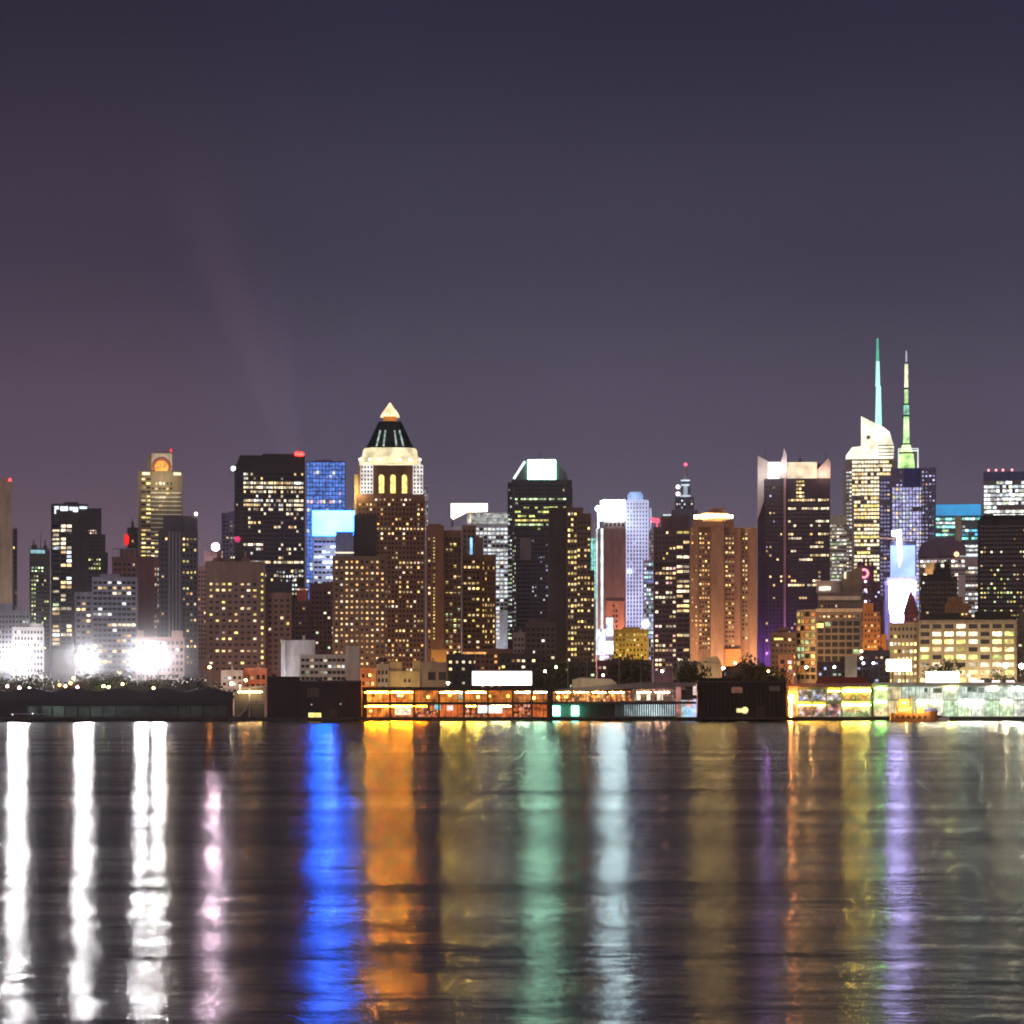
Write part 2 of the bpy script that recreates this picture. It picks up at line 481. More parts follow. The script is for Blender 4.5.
# --- dark stepped glass tower
b = Bld('glass_tower', 'dark stepped glass tower with broken white lights along its roof edge', 'tower', 51, 108, 1700, 38, (.035, .04, .05))
b.block(51, 88, 504, None, 0); b.block(88, 101.5, 508, None, 1); b.block(101.5, 105.5, 534, None, 2); b.block(105.5, 108, 552, None, 3); b.block(64, 78, 501.5, 504, 6, 20)
for (a, c, y0, y1) in ((54.5, 59, 506.5, 509.5), (54.5, 56, 509, 514), (60.5, 68, 506.5, 511), (69.5, 72.5, 507, 510.5), (72.8, 78, 507, 512), (79.5, 87, 506.3, 508.8)):
    b.part('roof_light', MB().box(b.lx(a), b.lx(c), -.5, .2, b.lz(y1), b.lz(y0)), glow('cool', 1.3, .5))
b.win(52, 60, 524, 650, (6.4, 4.4), fill=.42, pal=OFFICE, wf=.85, hf=.62, relief=.15, sides=38)
b.win(60.5, 72, 524, 650, (5.8, 4.4), fill=.4, pal=OFFICE, wf=.8, hf=.6, relief=.15, corr=.3)
b.win(82, 97, 529, 534, (2.6, 2.6), d=1, fill=.95, pal=[('pink', 2), ('white', 3)], level=1.3, relief=0)
b.win(78, 101, 557, 570, (2.6, 4.3), d=1, fill=.85, pal=[('lime', 3), ('white', 2)], relief=.1)
b.win(76, 101, 570, 650, (3.2, 4.4), d=1, fill=.12, pal=OFFICE, relief=.1)
b.win(73, 101, 536, 556, (3.2, 4.4), d=1, fill=.06, pal=OFFICE, relief=.1)
b.done()
b = Bld('apartment_tower', 'broad blue grey block of many floors behind the brightest floodlights', 'apartment block', 74.5, 137.5, 1545, 30, (.20, .22, .30))
b.block(74.5, 92, 592, None, 1.5); b.block(92, 137.5, 577); b.block(100, 120, 573.5, 577, 5, 18)
b.win(76, 91, 595, 675, (5, 5.6), d=1.5, fill=.25, pal=WARM, wf=.7)
b.win(93, 136, 580, 675, (4.7, 5.4), fill=.28, pal=[('warm', 3), ('white', 3), ('pale', 2)], wf=.8, hf=.5, corr=.35, sides=30)
b.done()
b = Bld('brick_tower', 'plain maroon slab with a lit corner column of windows', 'apartment block', 112, 160.5, 1625, 30, MAROON)
b.block(112, 160.5, 557); b.block(120, 136, 549, 557, 4, 16); mb = MB()
for k in range(5): mb.box(b.lx(112.5 + k * 5.6), b.lx(113 + k * 5.6), -.2, .3, b.lz(557), b.lz(548.5))
mb.box(b.lx(112.3), b.lx(135.6), -.25, .35, b.lz(549.2), b.lz(548.4)); b.part('roof_rail', mb, wall_mat((.16, .22, .26)))
b.win(113, 136, 562, 640, (4.2, 5.2), fill=.14, pal=WARM, relief=.15)
b.win(154, 160, 566, 650, (3, 5.2), fill=.45, pal=[('pale', 2), ('warm', 2)], level=.8, relief=.15)
b.part('recess_panel', MB().box(b.lx(138), b.lx(153.5), -.6, .1, 0, b.lz(556)), wall_mat((.12, .055, .06)))
b.done()
b = Bld('narrow_tower', 'small dark tower with a round red sign on its side', 'tower', 127, 138, 1760, 20, (.05, .055, .065))
b.block(127, 138, 529); b.win(128.5, 137, 533, 560, (3, 5), fill=.05, relief=.2)
b.part('sign', MB().prism([(b.lx(126.6) + 1.7 * math.cos(q * .393), b.lz(540) + 4.0 * math.sin(q * .393)) for q in range(16)], -1.6, -.4), glow('red', .75, .35, .1, True))
b.roof(127, 138, 529, 1, mast=False).done()
# --- gold-lit tower with round lamp
b = Bld('office_tower', 'gold lit tower with stepped shoulders and a round orange lamp under its crown', 'tower', 138, 182.5, 1900, 36, (.13, .11, .075))
b.block(138, 182.5, 471); b.block(150, 172.5, 452, 471, 2, 24); b.block(147.5, 150, 456, 471, 3, 22)
b.part('crown_panel', MB().box(b.lx(151.5), b.lx(172), 1.5, 2.1, b.lz(470), b.lz(453)), wall_mat((.42, .40, .36)))
b.part('round_lamp', MB().disc(b.lx(161.5), 1.4, b.lz(467), 4.8, .8, 24), glow('amber', .85, .5, .5, True, color=(1, .42, .06)))
b.part('lamp_rim', MB().ring(b.lx(161.5), 1.4, b.lz(467), 4.8, 6.2, 1.2), glow('orange', .35, .3, color=(1, .16, .06)))
b.part('beacon', MB().ball(b.lx(171), 3, b.lz(449.5), .7).cyl(b.lx(171), 3, b.lz(452), b.lz(449.5), .2, .2, 5), glow('red', 3, 0))
for a, c in ((142, 150), (173.5, 181)):
    b.part('shoulder_light', MB().box(b.lx(a), b.lx(c), -.6, .1, b.lz(475), b.lz(472.5)), glow('yellow', 1.3, .3, color=(1, .85, .5)))
b.win(141, 151, 477, 575, (4.6, 4.3), fill=.6, pal=GOLD, wf=.85, hf=.5, relief=.3, sides=36)
b.win(151, 173, 481, 491, (3.4, 4.2), fill=.7, pal=GOLD, relief=.2)
b.win(151, 181, 491, 575, (3.7, 4.3), fill=.22, pal=GOLD, wf=.8, hf=.45, corr=.4, rows=[(540, 556, .85)])
mb = MB()
for k in range(17): mb.box(b.lx(151), b.lx(181.5), -.65, 0, b.lz(493.4 + k * 4.3), b.lz(492.4 + k * 4.3))
b.part('floor_band', mb, wall_mat((.5, .54, .46)))
lamp('crown_floodlight', (wx(161, 1880), 1885, wz(480, 1900)), (1, .8, .5), 20000, 2)
b.done()
b = Bld('apartment_tower', 'dark tower with a black roof box and yellow windows in its upper floors', 'apartment block', 158.5, 198, 1560, 32, (.055, .055, .075))
b.block(160, 198, 531); b.block(163, 197.5, 515.5, 531, 3); b.block(158.5, 160, 531, None, 1)
mb = MB()
for k in range(4): mb.box(b.lx(168.5 + k * 3.5), b.lx(170 + k * 3.5), -.7, .1, 0, b.lz(531.5))
b.part('pier', mb, wall_mat((.17, .16, .21)))
b.win(161, 168, 536, 670, (3.4, 5.3), fill=.1, relief=.2); b.win(182, 197, 536, 575, (3.4, 5.3), fill=.62, pal=GOLD, relief=.2, rowvar=.9)
b.win(182, 197, 575, 670, (3.4, 5.3), fill=.28, pal=WARM, relief=.2, rowvar=.9)
b.part('roof_lamp', MB().ball(b.lx(196), 2, b.lz(513.5), .9), glow('white', 12, 0, sampled=True))
b.done()
b = Bld('masonry_tower', 'narrow pinkish building with a bright white lamp on its roof', 'building', 196, 223, 1780, 28, (.42, .30, .27))
b.block(196, 207, 566); b.block(204, 223, 551.5, 600); b.block(207, 223, 600, None, 1)
b.win(198, 206, 570, 660, (2.6, 4.6), fill=.1, pal=WARM, relief=.3)
b.part('floodlight', MB().disc(b.lx(215.5), -1, b.lz(547), 2.3, .15), glow('white', 900, 0, sampled=True, color=(1, .74, .90)))
b.part('lamp_housing', MB().disc(b.lx(215.5), .2, b.lz(547), 2.8, 1.15).cyl(b.lx(215.5), 0, b.lz(551.5), b.lz(547), .3), steel())
b.done()
b = Bld('office_tower', 'slim bluish tower between the white roof lamp and the wide black tower', 'tower', 221.5, 236, 2000, 26, (.10, .10, .20))
b.block(221.5, 236, 513); b.block(229, 236, 511, 513, 2, 12)
b.win(230, 235.5, 520, 575, (2.7, 3.9), fill=.55, pal=[('pale', 2), ('white', 2)], level=.7, relief=.2); b.win(222.5, 229, 520, 575, (2.7, 3.9), fill=.05, relief=.2)
b.done()
b = Bld('brick_apartment_building', 'brown slab with a bright vertical line of yellow stair windows', 'apartment block', 205.5, 292, 1500, 30, (.125, .078, .062))
b.block(205.5, 265.5, 563); b.block(212, 236, 560, 563, 4, 18)
b.win(208, 258, 581, 672, (6.2, 5.9), fill=.36, pal=[('warm', 3), ('yellow', 3), ('white', 2)], wf=.52, hf=.4, rowvar=.9)
b.win(260.3, 264, 571, 672, (3.6, 5.9), fill=.97, pal=[('yellow', 1)], wf=.62, hf=.5, relief=.2)
b.block(265.5, 292, 592, None, 6, 34); b.win(267, 291, 597, 672, (6, 5.9), d=6, fill=.03, pal=WARM, wf=.5, relief=.15)
b.roof(206, 265, 563, 2).done()
# --- wide black tower
b = Bld('office_tower', 'wide black tower with bright lit floors and a red beacon on its roof corner', 'tower', 234.5, 305.5, 1800, 42, (.022, .024, .03))
b.block(234.5, 305, 470); b.wall.frustum((b.lx(234.5), b.lx(305), 0, 42, b.lz(470)), (b.lx(240), b.lx(305), 3, 40, b.lz(455)))
b.block(262, 300, 453, 456, 6, 30)
rows = [(471, 474, .2), (474, 479, .32), (479, 481.5, .4), (481.5, 489, .96), (489, 494, .7), (494, 498, .3), (498, 507, .88), (507, 512, .6), (512, 532, .25), (532, 536, .03), (536, 541, .03), (541, 543.5, .8), (543.5, 553, .45), (553, 559, .1), (559, 563, .97), (563, 570, .1)]
for k in range(6):
    a = 243.5 + k * 10.1
    b.win(a, a + 9.4, 472, 582, (2.35, 4.4), fill=.2, pal=[('white', 4), ('warm', 2), ('pale', 2)], wf=.84, hf=.52, corr=.25, rows=rows, relief=.12, level=1.05)
b.win(236, 243, 476, 582, (2.4, 4.4), fill=.04, relief=.1)
b.win(276, 304, 570, 600, (3, 4.4), fill=.35, pal=[('cool', 2), ('white', 1)], corr=.3, rows=[(574, 578, .95)], relief=.1)
b.part('red_beacon', MB().ball(b.lx(297), 4, b.lz(453.3), 1.5).ball(b.lx(301.5), 4, b.lz(453.8), 1.7).ball(b.lx(299), 4, b.lz(454.4), 1.4), glow('red', 14, 0, sampled=True))
b.part('mast', MB().cyl(b.lx(298), 6, b.lz(456), b.lz(438), .35, .12, 6).ball(b.lx(298), 6, b.lz(438), .7).cyl(b.lx(268), 8, b.lz(455), b.lz(447), .25, .1, 6).cyl(b.lx(270.5), 8, b.lz(455), b.lz(449), .25, .1, 6), wall_mat((.3, .2, .2)))
b.part('spotlight', MB().disc(b.lx(233.4), 2, b.lz(468.7), 1.3, 1.5).box(b.lx(233.4), b.lx(236), 1, 2, b.lz(469), b.lz(468.4)), glow('cool', 22, 0, color=(.85, .88, 1), sampled=True))
b.part('red_sign', MB().disc(b.lx(237.5), -.1, b.lz(539.5), 2.1, .6), glow('red', .7, .4, color=(1, .04, .2)))
b.done()
# --- blue curtain wall and the blue screen
b = Bld('glass_tower', 'blue lit curtain wall tower rising behind the glowing blue screen', 'tower', 306, 345.5, 2150, 34, (.08, .10, .24))
b.block(306, 345.5, 461); b.block(315, 332, 459.5, 461, 4, 16)
b.win(306.5, 345, 462, 600, (3.2, 4.2), fill=1, pal=[('blue', 2), ('blue', 1)], level=.62, wf=.8, hf=.8, rowvar=0, spread=False, relief=.3, sides=34, sidefill=.8)
b.lit = [(q, k, l) if R.random() > .08 else (q, R.choice(['lav', 'cool']), .8) for q, k, l in b.lit]
zrow = lambda q: b.lz(489) < q[2] < b.lz(485.5) or b.lz(505) < q[2] < b.lz(498)
b.lit = [(q, R.choice(['white', 'lav', 'cool', 'pink']), .95) if zrow(q) and R.random() < .65 else (q, k, l) for q, k, l in b.lit]
b.done()
b = Bld('screen_building', 'grey white building carrying a huge glowing blue screen', 'building', 313, 357, 1960, 30, (.36, .38, .45))
b.block(313, 357, 534); b.block(345, 357, 531, None, 1)
b.win(314, 338, 539, 606, (4.2, 5), fill=.6, pal=[('cool', 3), ('pale', 2)], level=1.15, wf=.85, hf=.45, corr=.5, relief=.4, fn=lambda u, v, r: r if u > .4 else .12)
lamp('sign_wall_fill', (wx(332, 1945), 1940, wz(560, 1960)), (.6, .7, 1), 20000, 3)  # lamp added to brighten the wall under the screen
b.part('screen_frame', MB().box(b.lx(312), b.lx(356), -2, -.1, b.lz(536.5), b.lz(510.5)), steel())
b.part('screen', MB().box(b.lx(312.6), b.lx(355.4), -2.4, -2.02, b.lz(535.8), b.lz(511)), glow('blue', 95, .25, .05, True, color=(.0062, .105, 1)))
b.done()
b = Bld('brick_building', 'dark maroon building with a small red roof block behind the greenish lit windows', 'building', 294, 336, 1650, 28, (.10, .05, .055))
b.block(294, 310, 602); b.block(296.5, 308, 587, 602, 2, 20); b.block(310, 336, 583, None, 3)
b.part('penthouse', MB().box(b.lx(297.5), b.lx(307), 1.2, 2.1, b.lz(601), b.lz(588)), wall_mat((.35, .09, .06)))
b.win(297, 308, 588, 590.5, (2.6, 2.4), d=1.1, fill=.9, pal=[('pink', 1), ('white', 1)], relief=0); b.win(311, 335, 590, 650, (4.2, 5), d=3, fill=.1, pal=[('green', 1), ('white', 1)])
b.win(295, 309, 606, 650, (4, 5), fill=.1, pal=WARM).done()
# --- brown apartment block in front of the pyramid tower
b = Bld('apartment_tower', 'broad brown apartment block with regular warm windows and a blue lit roof box', 'apartment block', 332.5, 386, 1520, 34, (.13, .09, .065))
b.block(332.5, 386, 556); b.part('lift_tower', MB().box(b.lx(353.5), b.lx(377), 6, 26, b.lz(556), b.lz(514)), wall_mat((.03, .028, .032)))
b.part('roof_box', MB().box(b.lx(335.5), b.lx(353.4), 4, 20, b.lz(556), b.lz(531)), wall_mat((.14, .17, .34)))  # blue light put into the box colour
b.part('roof_lights', MB().box(b.lx(335), b.lx(354), -.5, .1, b.lz(553.5), b.lz(552)), glow('white', 1.1, .5))
b.win(334, 385, 559, 672, (5.1, 5.6), fill=.66, pal=[('warm', 5), ('amber', 3), ('white', 2)], wf=.44, hf=.42, rowvar=.3, sides=34, relief=.35)
b.done()
# --- pyramid-roofed tower
b = Bld('pyramid_tower', 'tall brown tower with a dark copper pyramid roof and a glowing pointed tip', 'tower', 354, 426, 1760, 54, (.15, .085, .062))
b.block(356.5, 425, 494); b.block(354.5, 356.5, 517, None, 3); b.block(358, 423, 465, 494, 2, 50)
cx = b.lx(390); dep = 54; yc = 26; lz0 = b.lz; b.lz = lambda py: wz(py, b.Y + 24) - G
mb = MB()
def oct_ring(hw, z, ch=.28): c = hw * ch; return [(cx + x, yc + y, z) for x, y in ((-hw + c, -hw), (hw - c, -hw), (hw, -hw + c), (hw, hw - c), (hw - c, hw), (-hw + c, hw), (-hw, hw - c), (-hw, -hw + c))]
def loft(rings):
    o = MB(); n = len(rings[0])
    for r in rings: o.v += r
    for k in range(len(rings) - 1):
        for i in range(n):
            o.f.append((k * n + i, k * n + (i + 1) % n, (k + 1) * n + (i + 1) % n, (k + 1) * n + i)); o.m.append(0)
    o.f += [tuple(range(n - 1, -1, -1)), tuple(range((len(rings) - 1) * n, len(rings) * n))]; o.m += [0, 0]
    return o
u = lambda px: px / F * b.Y
copper = wall_mat((.022, .045, .045), .35, .4, .1, .5)
pr = b.part('pyramid_roof', loft([oct_ring(u(24.5), b.lz(450)), oct_ring(u(20), b.lz(441)), oct_ring(u(13), b.lz(425.5)), oct_ring(u(11.5), b.lz(422.5)), oct_ring(u(10), b.lz(421.6))]), copper)
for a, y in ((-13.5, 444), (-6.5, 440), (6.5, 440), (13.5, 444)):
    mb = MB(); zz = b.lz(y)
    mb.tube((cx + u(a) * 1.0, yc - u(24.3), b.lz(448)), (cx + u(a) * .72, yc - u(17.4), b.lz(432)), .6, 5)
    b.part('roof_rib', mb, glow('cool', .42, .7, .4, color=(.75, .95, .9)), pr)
b.part('lantern', loft([oct_ring(u(6.5), b.lz(422)), oct_ring(u(7), b.lz(416.8))]), glow('orange', .55, .4))
b.part('glowing_tip', loft([oct_ring(u(9.5), b.lz(416.5)), oct_ring(u(8.3), b.lz(414)), oct_ring(u(.4), b.lz(402.5))]), glow('white', 1.9, .35, .2, True, color=(1, .52, .28)))
b.part('roof_balustrade', MB().box(cx - u(11.5), cx + u(11.5), yc - u(11.5), yc + u(11.5), b.lz(424.2), b.lz(422.2)), copper)
b.part('crown_ledge', loft([oct_ring(u(31), b.lz(464)), oct_ring(u(31), b.lz(460.5)), oct_ring(u(28), b.lz(457.5)), oct_ring(u(27), b.lz(451.5)), oct_ring(u(25), b.lz(449.5))]), glow('white', .9, .45, .12, True, color=(1, .84, .50)))  # uplighting on the crown put in as emission
for a in (-30, -20, -10, 10, 20, 30):
    b.part('crown_lamp', MB().ball(cx + u(a), yc - u(31.5), b.lz(462), .9), glow('white', 4, 0))
b.lz = lz0
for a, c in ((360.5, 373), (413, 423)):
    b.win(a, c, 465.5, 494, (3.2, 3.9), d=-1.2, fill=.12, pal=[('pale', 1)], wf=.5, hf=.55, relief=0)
    b.part('lit_corner', MB().box(b.lx(a), b.lx(c), -1.1, 2.2, b.lz(494), b.lz(464.8)), glow('white', .8, .45, .18, color=(1, .93, .86)))  # lit wall corners imitated by emission, no lamp
for a in (381.5, 393, 404.5):
    mb = MB(); x = b.lx(a); hw = u(2.6); z0, z1 = b.lz(493), b.lz(477)
    mb.prism([(x - hw, z0), (x + hw, z0), (x + hw, z1)] + [(x + hw * math.cos(t), z1 + hw * math.sin(t)) for t in (.5, 1.05, 1.57, 2.1, 2.6)] + [(x - hw, z1)], 1.2, 2.1)
    b.part('arched_window', mb, glow('yellow', 1.25, .5, .5))
    b.part('pier', MB().box(b.lx(a - 6), b.lx(a - 3.4), 1.2, 2.1, b.lz(494), b.lz(466)), b.wm)
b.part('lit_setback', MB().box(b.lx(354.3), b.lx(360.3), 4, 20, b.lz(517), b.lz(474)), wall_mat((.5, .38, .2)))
lamp('setback_floodlight', (b.root.location.x + b.lx(357), b.Y - 6, wz(492, b.Y)), (1, .72, .3), 9000, 1)
b.win(374, 412, 497, 502, (4.4, 4.9), fill=.55, pal=WARM, wf=.45, relief=.1)
b.win(358, 424, 502, 560, (3.7, 4.75), fill=.2, pal=WARM, wf=.5, hf=.5, rowvar=.9, rows=[(510, 514, .55), (524.5, 529, .85)], sides=54, relief=.25)
b.win(358, 424, 560, 672, (3.7, 4.9), fill=.36, pal=WARM, wf=.5, hf=.5, rowvar=.8, relief=.25)
b.done()
b = Bld('glass_tower', 'thin pale strip of a tower showing beside the pyramid tower', 'tower', 421, 429, 2250, 24, (.35, .36, .42))
b.block(421, 429, 484); b.win(421.5, 428.5, 486, 530, (2.3, 3.6), fill=.55, pal=[('pale', 2), ('white', 1), ('cool', 1)], level=.6, relief=.2).done()
b = Bld('apartment_tower', 'brown tower with a ladder of yellow lights and dark balconies', 'apartment block', 426.5, 461.5, 1580, 32, (.17, .10, .07))
b.block(426.5, 444, 525.5, None, 0); b.block(428, 441, 523.5, 525.5, 3, 16); b.block(444, 461.5, 530, None, 2.2)
b.win(432, 436.2, 536, 640, (4, 3.4), fill=.97, pal=[('yellow', 1)], wf=.4, hf=.45, relief=0, level=.8)
b.win(427.5, 431, 536, 650, (3.4, 5.4), fill=.3, pal=WARM, relief=.1)
b.win(445, 461, 536, 655, (3.9, 5.4), d=2.2, fill=.36, pal=[('yellow', 3), ('green', 1), ('warm', 3)], wf=.6, rowvar=.9, relief=.1)
mb = MB()
for k in range(20): mb.box(b.lx(445), b.lx(452), .4, 2.2, b.lz(540 + k * 5.4), b.lz(539 + k * 5.4)); mb.box(b.lx(453), b.lx(461), .4, 2.2, b.lz(540 + k * 5.4), b.lz(539 + k * 5.4))
b.part('balcony', mb, wall_mat((.06, .06, .06))); b.done()
b = Bld('apartment_tower', 'stepped brown tower with a slim blue lamp high on its dark side', 'apartment block', 462, 496, 1640, 32, (.15, .095, .07))
b.block(462, 476, 525, None, 3); b.block(476, 483, 537, None, 3.5); b.block(462, 481, 556, None, .6); b.block(481, 496, 554.5, None, 0)
b.part('blue_lamp', MB().box(b.lx(470), b.lx(472.4), .8, 2.5, b.lz(554), b.lz(537.5)), glow('sky', 1.5, .5, .3, color=(.25, .6, 1)))
b.win(463, 480, 559, 655, (4.2, 5.2), d=.6, fill=.3, pal=GOLD, wf=.65, rowvar=.8, rows=[(566, 572, .9), (580, 592, .7)], relief=.2)
b.win(482, 495, 560, 655, (2.6, 5.2), fill=.34, pal=AMBER, wf=.45, hf=.55, rowvar=.7, relief=.3, rows=[(600, 625, .8)], sides=32)
b.win(463, 475, 528, 550, (4, 5), d=3, fill=.15, relief=.2)
b.done()
b = Bld('office_tower', 'pale grey lit office tower with a bright white sign on its roof', 'tower', 449.5, 509, 2250, 36, (.46, .48, .52))
b.block(466, 509, 512); b.block(452, 466, 526, None, 3)
b.part('roof_sign', MB().prism([(b.lx(451), b.lz(517)), (b.lx(453), b.lz(519)), (b.lx(467), b.lz(512)), (b.lx(487.5), b.lz(511)), (b.lx(487.5), b.lz(503.3)), (b.lx(451), b.lz(503.3))], 2, 6), glow('white', 4, .15, .1, True, color=(1, .86, .62)))
b.part('sign_post', MB().box(b.lx(451.5), b.lx(453), 3, 5, b.lz(527), b.lz(517)).box(b.lx(478), b.lx(479), 3, 5, b.lz(513), b.lz(511)), steel())
b.win(467, 508, 513, 524, (2.2, 5.4), fill=1, pal=[('pale', 1)], level=.5, spread=False, wf=.75, hf=.9, rowvar=0, relief=.4)
b.win(467, 508, 527, 640, (4, 4.2), fill=.9, pal=[('pale', 3), ('cool', 2)], level=.8, wf=.8, hf=.6, spread=False, relief=.3, sides=36)
b.lit = [(q, 'white', 1.0) if b.lz(527.5) < q[2] < b.lz(522) or R.random() < .07 else (q, k, l) for q, k, l in b.lit]
b.block(500, 507.5, 612, 645, -5, 0); b.done()
# --- glass tower with the white lit crown
b = Bld('glass_tower', 'dark glass tower with a sloping crown and a brilliant white square panel', 'tower', 507.5, 572.5, 1900, 46, (.05, .06, .08))
b.block(512, 572, 480, None, 0); b.block(507.5, 512, 482, None, 2); b.block(569, 572.5, 488, None, 2)
mb = MB(); mb.prism([(b.lx(512), b.lz(480)), (b.lx(568), b.lz(480)), (b.lx(566), b.lz(473)), (b.lx(557), b.lz(461)), (b.lx(527), b.lz(459.5)), (b.lx(524), b.lz(461))], 1, 40)
b.part('crown', mb, wall_mat((.06, .09, .10), .3, .3))
b.part('sloping_light', MB().tube((b.lx(513.8), .6, b.lz(478.6)), (b.lx(524.8), .6, b.lz(461.5)), .85, 6), glow('cool', 1.8, .3))
b.part('white_panel', MB().box(b.lx(528.2), b.lx(555.4), .2, .9, b.lz(479), b.lz(459.8)), glow('white', 27, .12, .1, True, color=(.50, 1, .72)))
b.part('mast', MB().cyl(b.lx(540), 8, b.lz(460), b.lz(449), .5, .15, 6), steel())
b.win(515, 566, 497, 531, (2.9, 4.2), fill=.55, pal=[('lime', 4), ('yellow', 2), ('green', 1)], wf=.9, hf=.42, corr=.5, relief=.12, rows=[(499, 503, .85), (504, 507.5, .9), (520, 528, .85), (512, 516, .6)], level=.85)
b.win(515, 568, 484, 496, (3, 4.2), fill=.06, relief=.1)
b.win(508, 512, 483, 640, (1.9, 4.3), d=2, fill=.72, pal=[('cool', 2), ('green', 3), ('pale', 2)], level=.62, wf=.8, relief=.1, fn=lambda u, v, r: .35 if v < .35 else .9)
b.win(512.5, 516, 531, 640, (1.9, 4.3), fill=.6, pal=[('green', 2), ('pale', 2)], level=.55, relief=.1)
b.win(517, 531, 534, 640, (3.4, 4.3), fill=.0, wf=.9, hf=.4, relief=.3); b.win(531.5, 551, 534, 640, (2.8, 4.3), fill=.10, pal=[('lav', 1), ('cool', 2)], level=.45, relief=.1)
b.part('grey_bay', MB().box(b.lx(520), b.lx(531), -.5, .05, b.lz(560), b.lz(538)), wall_mat((.16, .15, .15)))
b.done()
b = Bld('apartment_tower', 'dark tower with a blank flank and a column of scattered yellow windows', 'apartment block', 548.5, 594.5, 1560, 34, (.10, .075, .065))
b.block(548.5, 566.5, 507, None, 2.5); b.block(566.5, 583, 507.5, None, 0); b.block(583, 591, 513.5, None, .6); b.block(591, 594.5, 570, None, 1.2)
b.part('flank_panel', MB().box(b.lx(549), b.lx(566.2), 2.1, 2.6, 0, b.lz(508)), wall_mat((.038, .034, .045)))
b.win(567.5, 577, 511, 668, (3.3, 5.5), fill=.55, pal=[('yellow', 4), ('warm', 3), ('white', 2)], wf=.68, hf=.55, rowvar=.5, relief=.25)
b.win(577, 590.5, 520, 668, (3.4, 5.5), fill=.42, pal=[('yellow', 4), ('warm', 3)], wf=.6, rowvar=.6, relief=.25, d=.0, sides=34)
b.win(591.2, 594.3, 575, 668, (3, 5.5), d=1.2, fill=.55, pal=GOLD, relief=0).win(551, 565, 540, 660, (5, 11), d=2.1, fill=.05, wf=.3, relief=0, dark=False)
b.part('roof_lamp', MB().ball(b.lx(569.5), 1, b.lz(509), .7), glow('amber', 3, 0)); b.done()
b = Bld('glass_building', 'pale teal strip of a building beside the dark tower with yellow windows', 'building', 588, 604, 2350, 24, (.3, .5, .5))
b.block(588, 604, 537); b.win(588.5, 603.5, 538, 600, (5, 4), fill=1, pal=[('teal', 1)], level=.75, spread=False, wf=.9, hf=.85, rowvar=0, relief=.3).done()
b = Bld('hotel_tower', 'blank reddish tower under a brilliant white square roof sign', 'tower', 595.5, 626, 2010, 34, (.30, .19, .175))
b.block(603.5, 626, 529, None, 0); b.block(603.5, 625, 520, 529, 1.5); b.block(595.5, 603.5, 528, None, 1.2)
b.part('roof_sign', MB().box(b.lx(603), b.lx(624.6), .2, 4, b.lz(519.5), b.lz(500)), glow('white', 46, .15, .1, True, color=(.68, .95, 1)))
b.part('sign_wing', MB().box(b.lx(600), b.lx(602.6), .4, 3, b.lz(521), b.lz(500.5)), glow('cool', 2.2, .2))
b.part('spotlight', MB().disc(b.lx(598.2), 0, b.lz(508.5), 2.2, 1.2).cyl(b.lx(598.2), .6, b.lz(528), b.lz(508.5), .35, .35, 6), glow('cool', 14, 0, sampled=True, color=(.6, .85, 1)))
for a, c, l in ((596, 597.6, .8), (600.8, 603.2, 1.2)):
    b.part('edge_light', MB().box(b.lx(a), b.lx(c), .3, 1.3, b.lz(655), b.lz(528.5)), glow('cool', l, .45, .12, color=(.8, .92, .95)))
b.win(604.5, 625, 521, 528, (4, 6), d=1.5, fill=.0, relief=.2); b.win(605, 608, 532, 640, (2.4, 6), fill=.06, pal=[('white', 1)], relief=0, dark=False)
b.part('lower_front', MB().box(b.lx(606), b.lx(624.5), -1.4, .1, 0, b.lz(601)), wall_mat((.5, .24, .15)))
b.win(612, 618, 603, 650, (3, 5), d=-1.4, fill=.35, pal=[('red', 1), ('amber', 1)], relief=0, level=.5); b.done()
b = Bld('hotel_tower', 'white lavender tower with a fine grid of windows and a pale blue cap', 'tower', 625.8, 651.5, 2070, 30, (.55, .54, .66))
b.block(625.8, 648.2, 500, None, 0); b.block(648.2, 651.5, 508, None, 1)
b.part('cap', MB().box(b.lx(627.5), b.lx(643), 1.5, 20, b.lz(500), b.lz(495)).frustum((b.lx(627.5), b.lx(643), 1.5, 20, b.lz(495)), (b.lx(630), b.lx(641), 4, 18, b.lz(491.5))), glow('cool', .75, .3, .2, color=(.36, .52, .98)))
b.win(626.5, 648, 502, 660, (3.05, 3.95), fill=.06, pal=[('lav', 1), ('white', 1)], wf=.45, hf=.55, rowvar=.5, relief=.4, level=.5)
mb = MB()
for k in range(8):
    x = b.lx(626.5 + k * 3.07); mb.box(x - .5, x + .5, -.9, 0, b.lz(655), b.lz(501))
b.part('lit_pier', mb, glow('lav', .85, .3, .06, color=(.66, .64, 1)))  # floodlit look put into the piers as emission
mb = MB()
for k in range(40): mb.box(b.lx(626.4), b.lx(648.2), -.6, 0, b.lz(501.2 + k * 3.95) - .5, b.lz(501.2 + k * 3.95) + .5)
b.part('lit_band', mb, glow('lav', .66, .3, .06, color=(.62, .62, 1)))  # floodlit look put into the bands as emission
b.part('blue_logo', MB().disc(b.lx(629.5), -1.1, b.lz(571.5), 2.2, .4), glow('cool', 1, .2)); b.done()
b = Bld('glass_building', 'teal and white lit building leaning out beside the lavender tower', 'building', 643.5, 656, 1985, 26, (.45, .55, .58))
b.block(648.5, 656, 530); b.block(643.5, 648.5, 560)
b.win(649, 655.6, 532, 560, (2.2, 4.2), fill=.6, pal=[('pale', 1), ('pink', 1)], level=.4, relief=.2)
b.win(644, 655.6, 562, 660, (2.2, 4.2), fill=.9, pal=[('teal', 2), ('cool', 4), ('blue', 1), ('lav', 2)], level=.85, wf=.8, hf=.7, relief=.2)
